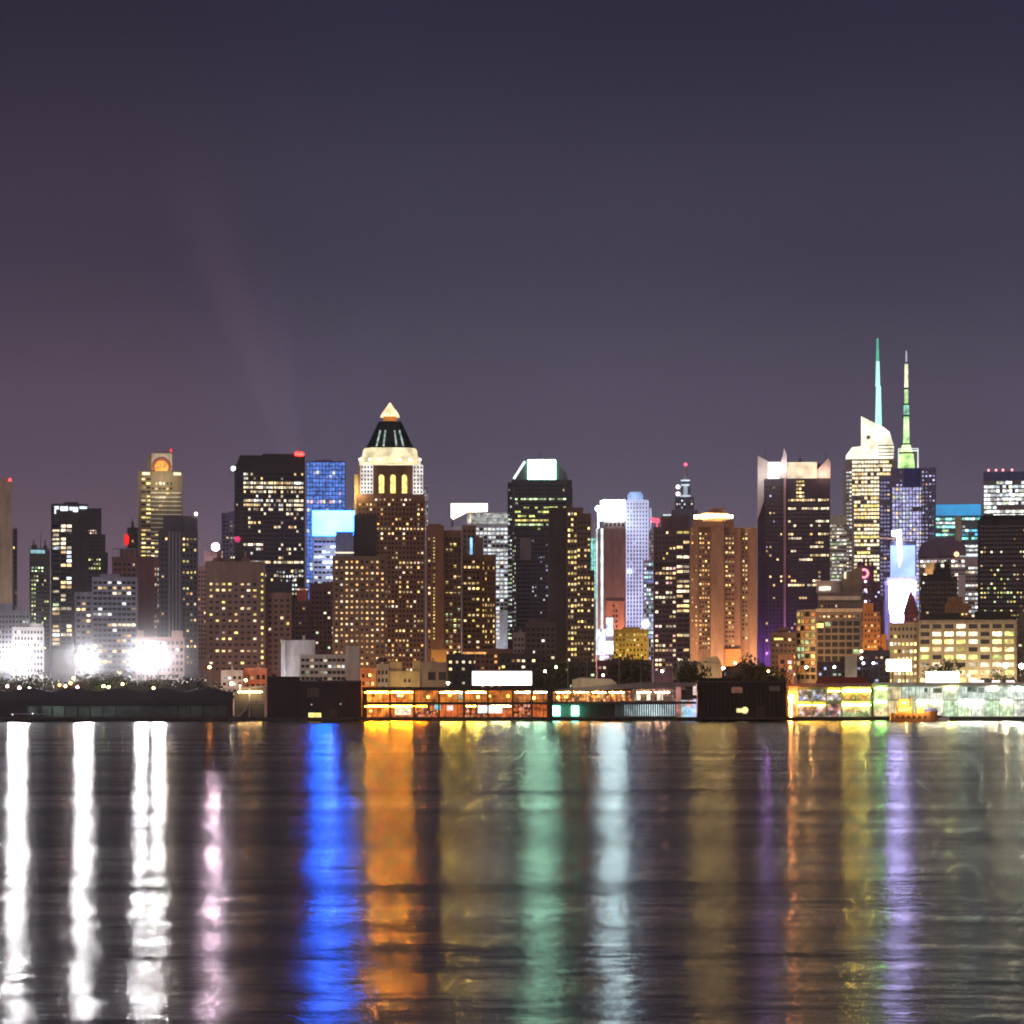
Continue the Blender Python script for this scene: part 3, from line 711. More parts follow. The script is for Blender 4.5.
b.part('floodlight', MB().disc(b.lx(645), -.6, b.lz(624), 2.4, 1), glow('white', 10, 0, sampled=True, color=(.8, .92, 1))); b.done()
b = Bld('billboard_building', 'narrow building wrapped in white and pink lit billboards', 'building', 597.5, 617, 1720, 24, (.4, .4, .45))
b.block(597.5, 606, 640); b.block(606, 613.5, 617, None, .5); b.block(613.5, 617, 640, None, 1)
lit = mottled([(1, .95, .95), (.9, .85, 1), (1, .7, .9), (.95, .97, 1), (.5, .6, .9)], 1.5, .16, 'billboard_light')
for a, c, y0, y1 in ((598, 605.5, 629, 655), (606.2, 613, 618, 636), (606.2, 616, 641, 654), (600, 609, 656, 667)):
    b.part('billboard', MB().box(b.lx(a), b.lx(c), -1, -.2, b.lz(y1), b.lz(y0)), lit)
b.done()
b = Bld('brick_building', 'mustard lit low building in front of the white lavender tower', 'building', 613.5, 648.5, 1610, 28, (.48, .36, .09))
b.block(613.5, 648.5, 629); b.block(622, 640, 627, 629, 4, 12)
b.win(615, 647, 632, 668, (3.4, 5.2), fill=.45, pal=[('yellow', 3), ('warm', 1)], wf=.4, hf=.45, level=1.0, relief=.35, sides=28)
for k in range(4): lamp('facade_light', (wx(617 + k * 9, 1590), 1592, 12), (1, .72, .2), 9000, 1)
b.done()
b = Bld('apartment_tower', 'dark purple tower with pairs of white windows and a red lamp at its shoulder', 'apartment block', 653.5, 690, 1700, 34, (.085, .065, .095))
b.block(653.5, 690, 527); b.block(661, 689, 515, 527, 2.5, 26); b.part('roof_edge_light', MB().box(b.lx(663), b.lx(671), 2, 2.6, b.lz(515.5), b.lz(514)), glow('cool', .8, .3))
b.win(655, 676, 530, 566, (3.6, 4.9), fill=.08, pal=GOLD, relief=.2); b.win(655, 676, 566, 672, (3.6, 4.9), fill=.36, pal=[('warm', 3), ('white', 3), ('pink', 1)], wf=.72, rowvar=.8, corr=.35, relief=.15)
b.win(676.5, 689.5, 530, 672, (6.2, 4.9), fill=.52, pal=[('white', 3), ('warm', 3), ('yellow', 1)], wf=.85, hf=.5, rowvar=1, corr=.4, relief=.15, sides=34)
b.part('dark_bay', MB().box(b.lx(655), b.lx(676), -.6, 0, b.lz(566), b.lz(564)), wall_mat((.03, .03, .05)))
b.part('red_lamp', MB().ball(b.lx(653), -.2, b.lz(520), 1.6).ball(b.lx(657), .8, b.lz(520.5), 1.7).cyl(b.lx(657), .8, b.lz(527), b.lz(521), .3, .3, 6), glow('red', 2.4, 0, color=(1, .06, .10))); b.done()
# --- setback tower with lit rings
b = Bld('spire_tower', 'distant setback tower ringed with pale lights and tipped by a red lamp', 'tower', 671.5, 698, 2700, 30, (.12, .14, .22))
b.block(671.5, 698, 510); b.block(675, 694, 497, 510, 3, 26); b.block(680.5, 690.5, 480, 497, 6, 20)
b.win(676, 693, 498.5, 509, (2.6, 3.2), d=3, fill=.35, pal=[('cool', 2), ('white', 1)], level=.8, relief=.3)
for hw, y in ((4.6, 480), (4.2, 484.5), (5.2, 495.5), (4.9, 499.5)):
    b.part('light_ring', MB().box(b.lx(685.3 - hw), b.lx(685.3 + hw), 4.8, 20.5, b.lz(y + .65), b.lz(y - .65)), glow('cool', .75, .4, .1, color=(.7, .85, .95)))
b.part('lit_shaft', MB().box(b.lx(683.4), b.lx(687.6), 5.6, 8, b.lz(510), b.lz(484)), glow('cool', .38, .3, .1, color=(.6, .75, .85)))
for x, y in ((678, 486.5), (678, 493.5)): b.part('white_lamp', MB().ball(b.lx(x), 5, b.lz(y), 2.2), glow('white', 2.6, 0, color=(1, .86, .9)))
b.part('lamp_post', MB().cyl(b.lx(678), 5, b.lz(498), b.lz(486), .5, .5, 6), steel())
sp = b.part('spire', MB().cyl(b.lx(685.6), 12, b.lz(480), b.lz(463), 2.4, .5, 8), wall_mat((.4, .36, .42)))
b.part('red_tip', MB().ball(b.lx(685.6), 12, b.lz(463.5), 1.7), glow('red', 3, 0, color=(1, .08, .15)), sp); b.done()
# --- orange cylinder tower
b = Bld('apartment_tower', 'orange lit rounded apartment tower with a bright ring of light under its roof', 'apartment block', 689.5, 757, 1620, 34, (.30, .185, .14))
def bow(x0, x1, yt, bulge, d0, d1, z0=0, n=10):
    X0, X1 = b.lx(x0), b.lx(x1); pts = []
    for i in range(n + 1):
        t = i / n; pts.append((X0 + (X1 - X0) * t, d0 - bulge * math.sin(math.pi * t)))
    return pts + [(X1, d1), (X0, d1)]
b.wall.plan(bow(702, 728, 0, 5, 1, 30), b.lz(520), b.lz(513)); b.block(690, 735, 527, None, 3, 32)
b.wall.plan(bow(692, 734, 0, 7, 3, 30), b.lz(527), b.lz(519.8))
b.block(709, 725, 507, 513, 8, 20); b.block(735, 757, 527, None, 7, 30)
for x0, x1, d in ((690, 698.5, 1.5), (710.5, 724, -2.5), (735, 740.5, 3.4), (749, 757, 3.5)): b.block(x0, x1, 527 if x0 != 710.5 else 520, None, d, 8)
b.part('light_ring', MB().plan(bow(694, 732.5, 0, 7.4, 2.6, 6), b.lz(517.6), b.lz(514.8)), glow('white', 44, .25, .2, True, color=(1, .70, .20)))
b.part('lower_ring', MB().plan(bow(696, 731, 0, 7.6, 2.4, 6), b.lz(521.5), b.lz(519.6)), glow('amber', .8, .5, .2))
b.win(699, 710, 531, 650, (2.75, 4.6), d=3, fill=.5, pal=AMBER, wf=.55, rowvar=.7, relief=.2)
b.win(690.5, 698, 531, 650, (3.7, 4.6), d=1.5, fill=.35, pal=AMBER, wf=.3, hf=.4, relief=0, dark=False)
b.win(725, 734.5, 531, 648, (3.2, 4.6), d=3, fill=.55, pal=[('yellow', 4), ('warm', 3)], wf=.6, rowvar=.8, relief=.2, fn=lambda u, v, r: r * (1.3 - .9 * v))
b.win(742, 748, 531, 640, (3, 4.6), d=7, fill=.45, pal=GOLD, wf=.5, rowvar=.9, relief=.1)
b.part('podium', MB().box(b.lx(724.5), b.lx(741), 1, 6.9, 0, b.lz(649)), wall_mat((.5, .2, .08)))
for px, pw, hh in ((693, 20000, 16), (705, 9000, 14), (717, 22000, 14), (732, 24000, 13), (745, 30000, 16), (754, 60000, 24)):
    lamp('facade_light', (wx(px, 1600), 1598, hh), (1, .56, .28), pw * .75, 1.5)
b.done()
# --- dark tower with four glowing fins
b = Bld('office_tower', 'tall dark purple tower crowned by pale fins and glowing white panels', 'tower', 757.5, 831, 1800, 46, (.05, .04, .06))
b.block(764, 830, 478.5, None, 0); b.block(757.5, 764, 500, None, 3)
fin = wall_mat((.55, .50, .50), .6, .15)
def finp(p, y0, y1): b.part('crown_fin', MB().prism([(b.lx(x), b.lz(y)) for x, y in p], y0, y1), fin)
finp([(757.3, 520), (764, 500), (768, 478.5), (768, 461), (764, 458.5), (757.6, 455.5)], 1, 4)
finp([(779, 478), (786.8, 478), (786.8, 455), (784, 448), (782.6, 456), (780.5, 462)], -.9, 3)
finp([(816.5, 478.4), (830.5, 478.4), (830.5, 462), (828, 458.5), (817, 470)], .5, 3)
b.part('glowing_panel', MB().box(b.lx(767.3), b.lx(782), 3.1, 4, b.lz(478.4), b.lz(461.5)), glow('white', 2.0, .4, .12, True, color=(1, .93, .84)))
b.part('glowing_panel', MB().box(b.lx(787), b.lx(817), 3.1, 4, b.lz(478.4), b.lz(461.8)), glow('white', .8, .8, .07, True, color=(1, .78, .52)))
b.part('panel_back', MB().box(b.lx(768), b.lx(829), 4.2, 40, b.lz(478.5), b.lz(463.5)), b.wm)
b.part('mast', MB().cyl(b.lx(800), 8, b.lz(464), b.lz(453), .5, .15, 6).ball(b.lx(800), 8, b.lz(460), 1.1).cyl(b.lx(826), 8, b.lz(464), b.lz(450), .3, .1, 6).cyl(b.lx(765), 8, b.lz(464), b.lz(447), .3, .1, 6), steel())
b.part('corner_pier', MB().box(b.lx(783.6), b.lx(786), -1.2, .1, 0, b.lz(478)), wall_mat((.36, .24, .26)))
b.win(796, 804.5, 479.5, 498, (2.9, 3.7), fill=.95, pal=GOLD, wf=.9, hf=.55, relief=.1)
b.win(788, 829, 498, 600, (2.75, 4.2), fill=.13, pal=[('warm', 3), ('white', 3), ('amber', 1)], wf=.8, hf=.48, corr=.55, rowvar=1, relief=.12, rows=[(499, 503, .8), (507, 511.5, .75), (520, 525.5, .6), (533, 535, .6), (551, 556, .35)], sides=46)
b.win(788, 829, 600, 660, (2.75, 4.2), fill=.12, pal=WARM, relief=.1); b.win(765, 783, 485, 655, (3.4, 4.3), fill=.07, pal=[('warm', 2), ('lav', 1)], relief=.12)
for px, py, p, c in ((763, 474, 3600, (1, .95, .85)), (784, 468, 3600, (1, .9, .88)), (824, 474, 2800, (1, .62, .42))): lamp('crown_floodlight', (wx(px, 1793), 1793, wz(py, 1800)), c, p, .8)
for z, p in ((14, 42000), (40, 16000)): lamp('violet_floodlight', (wx(767, 1790), 1788, z), (.60, .20, 1), p, 1.5)
b.done()
b = Bld('office_building', 'pale strip of lit floors between the finned tower and the yellow lit tower', 'building', 829, 847, 2330, 28, (.42, .43, .36))
b.block(829, 847, 515); b.win(829.5, 846.5, 524, 600, (2.4, 3.7), fill=.6, pal=[('pale', 3), ('green', 1), ('white', 2)], level=.6, wf=.9, hf=.5, corr=.6, relief=.3, rows=[(565, 600, .95)]).done()
# --- tower with slanted glowing crown and tall green spire
b = Bld('spire_tower', 'yellow lit glass tower with a slanted glowing crown and tall teal spire', 'tower', 843, 897, 2520, 44, (.34, .33, .29))
b.block(845, 895.5, 459, None, 0); b.block(843, 845, 470, None, 2); b.block(888, 897, 462, None, 2)
crown = glow('white', 1.15, .5, .09, True, color=(1, .93, .70))
b.part('crown', MB().prism([(b.lx(x), b.lz(y)) for x, y in ((845.5, 459), (893.5, 459), (894, 447), (889.5, 432), (884, 427.5), (861, 416), (861, 446), (852, 447), (846, 455))], 1, 34), crown)
mb = MB()
for k, y in enumerate((445.5, 449, 452.5, 455.5)): mb.box(b.lx(878), b.lx(893.6), .2, 1, b.lz(y + .5), b.lz(y - .5))
b.part('louvre', mb, wall_mat((.25, .2, .15)))
b.part('crown_shade', MB().prism([(b.lx(x), b.lz(y)) for x, y in ((867, 439.5), (870, 438.5), (870.5, 436.2), (868, 435), (866, 437))], .4, 1), wall_mat((.5, .46, .38)))
sp = b.part('spire', MB().cyl(b.lx(878.5), 12, b.lz(430), b.lz(385), 3.2, 2.2, 10).cyl(b.lx(877.8), 12, b.lz(385), b.lz(360), 2.2, 1.5, 10), glow('teal', 1.25, .2, .02, True, color=(.45, 1, .80)))
b.part('spire_tip', MB().cyl(b.lx(877.6), 12, b.lz(360), b.lz(337), 1.5, .9, 8), glow('teal', .55, .3, .1, color=(.15, .8, .5)), sp)
gold = [('warm', 2), ('yellow', 1), ('white', 6)]
b.win(852, 892, 460, 500, (3.1, 3.9), spread=False, fill=.85, pal=gold, wf=.85, hf=.6, corr=.3, relief=.2, level=1.4)
b.win(846, 852, 470, 600, (2.9, 3.9), fill=.85, pal=[('pale', 3), ('cool', 1), ('white', 1)], level=.8, wf=.8, relief=.2)
b.win(854, 880, 500, 640, (3.2, 3.9), spread=False, fill=.97, pal=gold, wf=.85, hf=.58, corr=.2, relief=.2, level=1.5)
b.win(880, 894, 500, 640, (3.2, 3.9), level=1.2, fill=.75, pal=gold, relief=.2)
b.done()
# --- lavender tower with frame crown and green lit mast
b = Bld('spire_tower', 'lavender blue tower with open steel frames on top and a green lit mast', 'tower', 879, 936, 2360, 46, (.16, .15, .28))
b.block(879, 894, 476, None, 3); b.block(890.5, 930, 468, None, 0); b.block(930, 936, 467.5, None, 1.5)
mb = MB()
for x0, x1 in ((898, 918.5),):
    X0, X1, z0, z1 = b.lx(x0), b.lx(x1), b.lz(468), b.lz(448); t = .9
    for yy in (2, 22): mb.box(X0, X0 + t, yy, yy + t, z0, z1).box(X1 - t, X1, yy, yy + t, z0, z1).box(X0 + t, X1 - t, yy, yy + t, z1 - t, z1)
    mb.box(X0, X0 + t, 2 + t, 22, z1 - t, z1).box(X1 - t, X1, 2 + t, 22, z1 - t, z1)
b.part('crown_frame', mb, glow('cool', 1.0, .3, .05, color=(.78, .92, .86)))  # steel made to glow in place of lamps on it
mz = [(468, 452, 7.6, 6.2, (.62, 1, .35), .55), (452, 443, 5.6, 3.4, (.75, 1, .4), .7), (443, 414, 2.8, 2.2, (.62, 1, .42), .62), (414, 403, 2.5, 2.3, (.35, .85, .6), .5), (402, 388, 1.7, 1.7, (.55, .8, .35), .45), (386, 362, 1.7, 1.5, (.95, .95, .6), .5), (361, 349, .9, .6, (.6, .62, .62), .3)]
for k, (y0, y1, r0, r1, c, l) in enumerate(mz):
    mm = b.part('mast_section', MB().cyl(b.lx(906.3), 12, b.lz(y0), b.lz(y1), r0, r1, 8), glow('green', l * 1.7, .6, .12, color=c))  # green light on the mast put in as emission
mb = MB()
for y, r in ((452, 6.8), (443, 4), (414.5, 3.2), (403, 2.9), (387, 2.3), (361.5, 1.9)): mb.cyl(b.lx(906.3), 12, b.lz(y) - .7, b.lz(y) + .7, r, r, 8)
b.part('mast_collar', mb, steel())
b.win(892, 929.5, 487, 620, (3.5, 4), fill=1, pal=[('lav', 3), ('cool', 1)], spread=False, level=.74, wf=.75, hf=.75, rowvar=.1, relief=.5)
b.win(892, 903, 470, 487, (3.5, 4), fill=.5, pal=[('lav', 1)], level=.6, relief=.3); b.win(921, 935.5, 470, 560, (3.5, 4), d=0, fill=.55, pal=[('lav', 1), ('cool', 1)], level=.7, relief=.3)
b.win(880, 890, 480, 620, (3.3, 4), d=3, fill=.98, pal=[('lav', 1)], spread=False, level=.34, wf=.7, relief=.4)
b.lit = [(q, R.choice(['white', 'warm']), .9) if R.random() < .06 else (q, k, l) for q, k, l in b.lit]
b.part('blue_panel', MB().box(b.lx(904.5), b.lx(920.5), -.9, .05, b.lz(486.5), b.lz(468.5)), wall_mat((.06, .07, .24)))
mb = MB(); mb.tube((b.lx(878), -.6, b.lz(537.5)), (b.lx(905), -1.4, b.lz(540)), .5, 5).tube((b.lx(905), -1.4, b.lz(540)), (b.lx(921), -.6, b.lz(545)), .5, 5)
b.part('light_line', mb, glow('pink', .55, .3, .1, color=(1, .62, .5))); b.done()
# --- dazzling sign tower
b = Bld('screen_building', 'tower front covered by dazzling blue white screens tapering to the street', 'building', 884.5, 916.5, 2040, 26, (.3, .3, .55))
b.block(890, 916.5, 541); b.block(884.5, 890, 580, None, .8)
b.part('upper_screen', MB().box(b.lx(890.5), b.lx(915), -.9, -.1, b.lz(577), b.lz(545.5)), glow('blue', 1.9, .3, .05, True, color=(.26, .38, 1)))
b.part('sign', MB().prism([(b.lx(x), b.lz(y)) for x, y in ((891.5, 536), (891.5, 530.5), (901.8, 529.5), (901.8, 558), (899.5, 568), (897.5, 552), (896.5, 537))], -2, -1), glow('white', 4, .5, .12, True, color=(.85, .92, 1)))
b.part('light_strip', MB().box(b.lx(887), b.lx(915.5), -1.6, -.95, b.lz(580), b.lz(577.6)), glow('lav', 1.2, .3))
b.part('lower_screen', MB().prism([(b.lx(x), b.lz(y)) for x, y in ((889.5, 580.6), (889.5, 609), (893, 624), (895, 640), (899, 640), (904, 618), (914.5, 592), (914.5, 580.6))][::1], -1.4, -.2), glow('white', 42, .3, .05, True, color=(.50, .42, 1)))
b.part('side_panel', MB().box(b.lx(885), b.lx(889), -.3, .9, b.lz(640), b.lz(585)), glow('lav', .35, .3, .1, color=(.45, .35, 1)))
b.done()
b = Bld('masonry_tower', 'dark purple tower with a notched top and a glowing red ring sign', 'tower', 857.5, 883, 1850, 26, (.13, .08, .13))
b.block(858, 874, 566, None, 0); b.block(874, 880, 584, None, 1); b.block(880, 883, 600, None, 2)
for k in range(4): b.block(858.5 + k * 4.2, 861 + k * 4.2, 561 - (k in (1, 2)) * 3, 566, 1, 8)
b.part('ring_sign', MB().ring(b.lx(864), -.5, b.lz(573.5), 2.0, 3.4, .7), glow('red', 2.3, .1, .2, color=(1, .22, .30)))
b.win(859, 874, 581, 660, (3, 4.4), fill=.14, pal=[('pink', 2), ('white', 1), ('lav', 1)], relief=.3); b.win(874.5, 880, 590, 660, (2.8, 4.4), d=1, fill=.18, pal=[('lav', 1), ('pink', 1)], relief=.2)
for y in (581.5, 590, 601.5): b.part('wall_lamp', MB().ball(b.lx(865.5), -.5, b.lz(y), .9), glow('white', 2.4, 0, color=(1, .85, .95)))
b.done()
b = Bld('office_building', 'teal topped building with bright green white floors', 'building', 933, 982, 2230, 34, (.10, .22, .28))
b.block(933, 982, 505); b.block(940, 960, 503.5, 505, 5, 15)
b.part('teal_band', MB().box(b.lx(936), b.lx(981), -.8, .1, b.lz(515.5), b.lz(504.5)), glow('sky', .75, .3, .05, color=(.02, .36, .78)))
b.win(936, 955, 517, 560, (3, 4), fill=.8, pal=[('teal', 3), ('green', 2), ('pale', 2)], level=1.2, wf=.95, hf=.55, corr=.6, relief=.3); b.win(962, 981, 517, 560, (3, 4), fill=.75, pal=[('teal', 3), ('sky', 1), ('pale', 2)], level=1.2, wf=.95, hf=.55, corr=.6, relief=.3)
b.part('core_pier', MB().box(b.lx(955.5), b.lx(961.5), -1, .1, 0, b.lz(516)), wall_mat((.42, .36, .22)))
b.win(936, 981, 560, 620, (3.4, 4), fill=.5, pal=[('teal', 2), ('cool', 2)], level=.5).done()
b = Bld('domed_building', 'white lit building under a broad dark domed roof', 'building', 917, 980, 2040, 40, (.40, .36, .36))
b.block(919, 978, 557); b.block(964, 980, 553, None, 1)
pts = [(b.lx(918), b.lz(557)), (b.lx(966), b.lz(556)), (b.lx(966), b.lz(547))] + [(b.lx(921 + 45 * t), b.lz(548 - 10.5 * math.sin(math.pi * (.12 + .78 * t)))) for t in (.9, .75, .6, .45, .3, .15, 0)] + [(b.lx(918), b.lz(552))]
b.part('domed_roof', MB().prism(pts, -2, 36), wall_mat((.11, .085, .14), .5, .2))
b.part('lamp', MB().ball(b.lx(956.5), -3, b.lz(554.5), 1.9), glow('amber', 2.2, 0, color=(1, .55, .25)))
b.part('roof_light', MB().box(b.lx(959), b.lx(979), -.4, .9, b.lz(556.5), b.lz(554)), glow('cool', .9, .3))
b.win(920, 965, 559, 640, (3.4, 4.4), fill=.5, pal=[('white', 3), ('pale', 3), ('pink', 1)], level=1.15, wf=.85, hf=.55, corr=.45, relief=.3, rowvar=.8)
b.win(965, 978, 566, 640, (3.2, 4.4), fill=.85, pal=[('pale', 3), ('white', 2), ('cool', 1)], level=1.15, wf=.85, hf=.5, corr=.5, relief=.2)
b.part('pale_pier', MB().box(b.lx(958), b.lx(965.5), -.9, .1, 0, b.lz(575)), wall_mat((.52, .5, .46)))
b.part('orange_panel', MB().box(b.lx(925), b.lx(934), -.9, .1, b.lz(574), b.lz(563)), glow('amber', .42, .5, .2)); b.done()
b = Bld('office_tower', 'bright greenish white office tower cropped by the photo edge', 'tower', 983, 1040, 2330, 36, (.22, .24, .30))
b.block(983, 1040, 471.5); b.block(990, 1010, 469, 471.5, 4, 14)
b.part('roof_band', MB().box(b.lx(984), b.lx(1040), -.7, .1, b.lz(480), b.lz(472)), wall_mat((.10, .12, .26)))
b.win(984, 1040, 480.5, 530, (3.2, 4), fill=.85, pal=[('cool', 3), ('pale', 3), ('green', 1)], level=1.3, wf=.92, hf=.66, corr=.6, rowvar=.4, relief=.2)
for x in (988.5, 996, 1003, 1012): b.part('beacon', MB().ball(b.lx(x), 1, b.lz(469.8), 1.1), glow('pink', 2, 0, color=(1, .3, .4)))
b.done()
b = Bld('office_tower', 'very dark tower with sparse yellow windows below the greenish white tower', 'tower', 977.5, 1040, 1800, 38, (.035, .035, .045))
b.block(977.5, 1040, 520); b.wall.frustum((b.lx(978), b.lx(1040), 0, 38, b.lz(520)), (b.lx(983), b.lx(1040), 4, 34, b.lz(514.5)))
b.win(980, 1039, 545, 640, (3.3, 4.6), fill=.25, pal=GREENY + GOLD, wf=.6, rowvar=.8, level=.75, relief=.25); b.win(980, 1039, 524, 545, (3.3, 4.6), fill=.03, relief=.25)
b.done()
b = Bld('brick_building', 'square black block in front of the domed building', 'building', 920.5, 957.5, 1760, 26, (.035, .033, .042))
b.block(920.5, 933, 575); b.block(933, 951, 570, None, 1); b.block(951, 957.5, 577, None, 2)
b.win(921.5, 957, 580, 640, (4, 5), fill=.10, pal=[('warm', 1), ('pale', 2)], level=.6, relief=.2).roof(934, 951, 570, 2).done()
b = Bld('masonry_building', 'brown rooftop block above the wide tan building', 'building', 943, 969, 1690, 22, (.22, .13, .06))
b.block(945, 969, 603); b.block(948, 963, 596.5, 603, 3, 16); b.win(946, 968, 607, 640, (4, 5), fill=.15, pal=AMBER).done()
b = Bld('church_steeple', 'reddish pointed steeple roof before the dazzling screens', 'steeple', 902, 920, 1640, 20, (.20, .09, .10))
b.block(903.5, 918.5, 613)
x0, x1 = b.lx(903), b.lx(919); xm = (x0 + x1) / 2
b.part('spire_roof', MB().frustum((x0, x1, -1, 21, b.lz(613)), (xm - 2.2, xm + 2.2, 8, 12, b.lz(598))).frustum((xm - 2.2, xm + 2.2, 8, 12, b.lz(598)), (xm - .15, xm + .15, 9.8, 10.2, b.lz(588))), wall_mat((.24, .11, .11), .6, .3))
b.win(905, 917, 616, 640, (4, 6), fill=.3, pal=[('red', 1), ('pink', 1)], level=.6, relief=.2); b.done()
b = Bld('brick_tower', 'orange lit stepped building between the rounded block and the wide tan block', 'building', 862, 888, 1610, 26, (.45, .22, .09))
b.block(863, 873.5, 603); b.block(873.5, 881, 616, None, 1); b.block(881, 886.5, 634, None, 2)
b.win(864, 880, 612, 660, (3, 5.2), fill=.5, pal=AMBER, wf=.5, relief=.4, level=.8)
for x, z in ((865, 12), (871, 24), (878, 14), (884, 10)): lamp('facade_light', (wx(x, 1594), 1594, z), (1, .46, .1), 14000, 1.2)
b.done()
# --- rounded block with round penthouse
b = Bld('apartment_tower', 'rounded corner block with a lit round penthouse and stacked terraces', 'apartment block', 797, 862.5, 1500, 36, (.17, .14, .12))
X0 = b.lx(797); r = b.lx(816) - X0
b.wall.plan([(X0 + r - r * math.cos(t), r - r * math.sin(t)) for t in [math.pi / 2 * k / 7 for k in range(8)]] + [(b.lx(862), 0), (b.lx(862), 36), (X0, 36)], 0, b.lz(610))
b.block(797.5 + 20, 862.5, 592, 610, 5); b.block(842, 862.4, 575, 592, 8, 30); b.wall.prism([(b.lx(842), b.lz(575)), (b.lx(862.4), b.lz(575)), (b.lx(862.4), b.lz(566)), (b.lx(856), b.lz(567.5))], 8, 30)
band = wall_mat((.36, .30, .24), .7, .15)
for k in range(10):
    y = 609.5 + k * 7; mb = MB(); q = r + .5
    mb.plan([(X0 + r - q * math.cos(t), r - q * math.sin(t)) for t in [math.pi / 2 * j / 7 for j in range(8)]] + [(b.lx(816), 3), (X0 + .5, r)], b.lz(y + 1.8), b.lz(y))
    b.part('balcony_band', mb, band)
    for j in range(5):
        t = math.pi / 2 * (j + .5) / 5; on = R.random() < .6
        c = (X0 + r - (r + .1) * math.cos(t), r - (r + .1) * math.sin(t)); dx, dy = math.sin(t) * 1.1, -math.cos(t) * 1.1
        nx_, ny_ = -math.cos(t) * .12, -math.sin(t) * .12
        z0, z1 = b.lz(y + 6.5), b.lz(y + 2.4)
        pm = MB().plan([(c[0] - dx, c[1] - dy), (c[0] + nx_ - dx, c[1] + ny_ - dy), (c[0] + nx_ + dx, c[1] + ny_ + dy), (c[0] + dx, c[1] + dy)], z0, z1)
        b.part('corner_window', pm, glow(R.choice(['amber', 'orange', 'green', 'yellow']), .6) if on else glass())
b.part('cornice', MB().box(b.lx(816), b.lx(862.3), -.8, 3, b.lz(612), b.lz(608.5)), wall_mat((.45, .38, .32)))
b.win(818, 860, 614, 618.5, (4.2, 4.5), fill=.7, pal=[('warm', 2), ('amber', 1)], relief=0, level=1)
b.win(817, 860, 620, 676, (7.1, 6.9), fill=.10, pal=[('warm', 2), ('green', 1), ('cool', 1)], wf=.82, hf=.7, relief=.5, sides=36)
b.part('lit_window', MB().box(b.lx(816.5), b.lx(824.4), -.3, .1, b.lz(627.8), b.lz(623.2)), glow('yellow', 1.5, .3))
b.win(820, 838, 603, 608, (3.6, 4.4), d=5, fill=.75, pal=[('amber', 2), ('pink', 1)], relief=0, level=.9)
b.part('terrace', MB().box(b.lx(818.5), b.lx(861), 2.5, 5.2, b.lz(600), b.lz(596)), wall_mat((.4, .37, .36)))
ph = MB().cyl(b.lx(830), 16, b.lz(592), b.lz(582), 7.6, 7.6, 24)
b.part('round_penthouse', ph, wall_mat((.5, .45, .42), .6, .1)); b.part('penthouse_roof', MB().cyl(b.lx(830), 16, b.lz(582), b.lz(580), 8.4, 8, 24), wall_mat((.45, .42, .4)))
b.part('penthouse_light', MB().cyl(b.lx(827), 12.5, b.lz(589.5), b.lz(586), 4.6, 4.6, 20), glow('white', 1.4, .3, .2, color=(1, .86, .6)))
b.part('mast_light', MB().box(b.lx(844), b.lx(846.3), 7, 7.9, b.lz(578), b.lz(572)), glow('white', 1.1, .3))
for x, z, p in ((801, 9, 16000), (808, 6, 14000), (797, 34, 12000), (812, 40, 9000), (835, 20, 9000)): lamp('facade_light', (wx(x, 1478), 1478, z), (1, .5, .14), p, 1)
b.done()
# --- wide tan lit block
b = Bld('industrial_building', 'wide tan block with rows of large bright windows and a dark roof', 'building', 888, 1016.5, 1480, 58, (.42, .33, .20))
b.block(918, 1016.5, 620, None, 0); b.block(888, 918, 622, None, 4)
b.part('roof', MB().box(b.lx(919), b.lx(1016), 6, 52, b.lz(620), b.lz(617)).box(b.lx(930), b.lx(960), 14, 40, b.lz(617), b.lz(612)).box(b.lx(975), b.lx(1012), 14, 44, b.lz(617), b.lz(610.5)), wall_mat((.04, .04, .04)))
lv = [(625, 632, .25), (632, 638, .6), (638, 646, .62), (646, 660, .85), (660, 690, .8)]
b.win(919, 1015, 622.5, 684, (11.9, 7.6), fill=.7, pal=[('white', 5), ('warm', 2), ('yellow', 3), ('lime', 1)], wf=.74, hf=.55, rows=lv, relief=.6, level=1.35, corr=.3, sides=58)
b.win(889, 917, 625, 684, (4.2, 7.6), d=4, fill=.7, pal=[('yellow', 3), ('white', 3), ('lime', 1)], wf=.62, hf=.5, rows=[(625, 639, .05), (639, 690, .95)], relief=.5, level=1.25)
for k in range(7): lamp('yard_light', (wx(925 + k * 15, 1462), 1462, 10), (1, .86, .55), 8000, 1)
b.done()
b = Bld('brick_building', 'grey block at the photo edge next to the wide tan building', 'building', 1016.8, 1042, 1545, 34, (.13, .13, .12))
b.block(1016.8, 1042, 620); b.win(1018, 1041, 624, 690, (4.5, 6), fill=.12, pal=GREENY, wf=.6).roof(1017, 1042, 620, 2).done()

# ================================================================ low buildings along the shore road
def low(name, label, x0, x1, yt, Y, wall, depth=20, cell=(4.5, 6), fill=.3, pal=WARM, level=1.0, steps=(), win=True, roofn=1, wf=.6, cat='building', hf=.5):
    b = Bld(name, label, cat, x0, x1, Y, depth, wall, group='low buildings along the shore road')
    b.block(x0, x1, yt)
    for a, c, y in steps: b.block(a, c, y, yt, 2, depth * .8)
    if win: b.win(x0 + .8, x1 - .8, yt + 2.5, 700, cell, fill=fill, pal=pal, level=level, wf=wf, hf=hf, relief=.25)
    if roofn: b.roof(x0, x1, yt, roofn, 2, 3, False)
    return b
b = low('masonry_building', 'pinkish low building with two end chimneys behind the floodlights', 136, 184.5, 637, 1465, (.46, .33, .30), 20, (4.2, 6.4), .15, COOLP, roofn=0, steps=((137, 143.5, 630.5), (171.5, 183, 630.5)))
b.done()
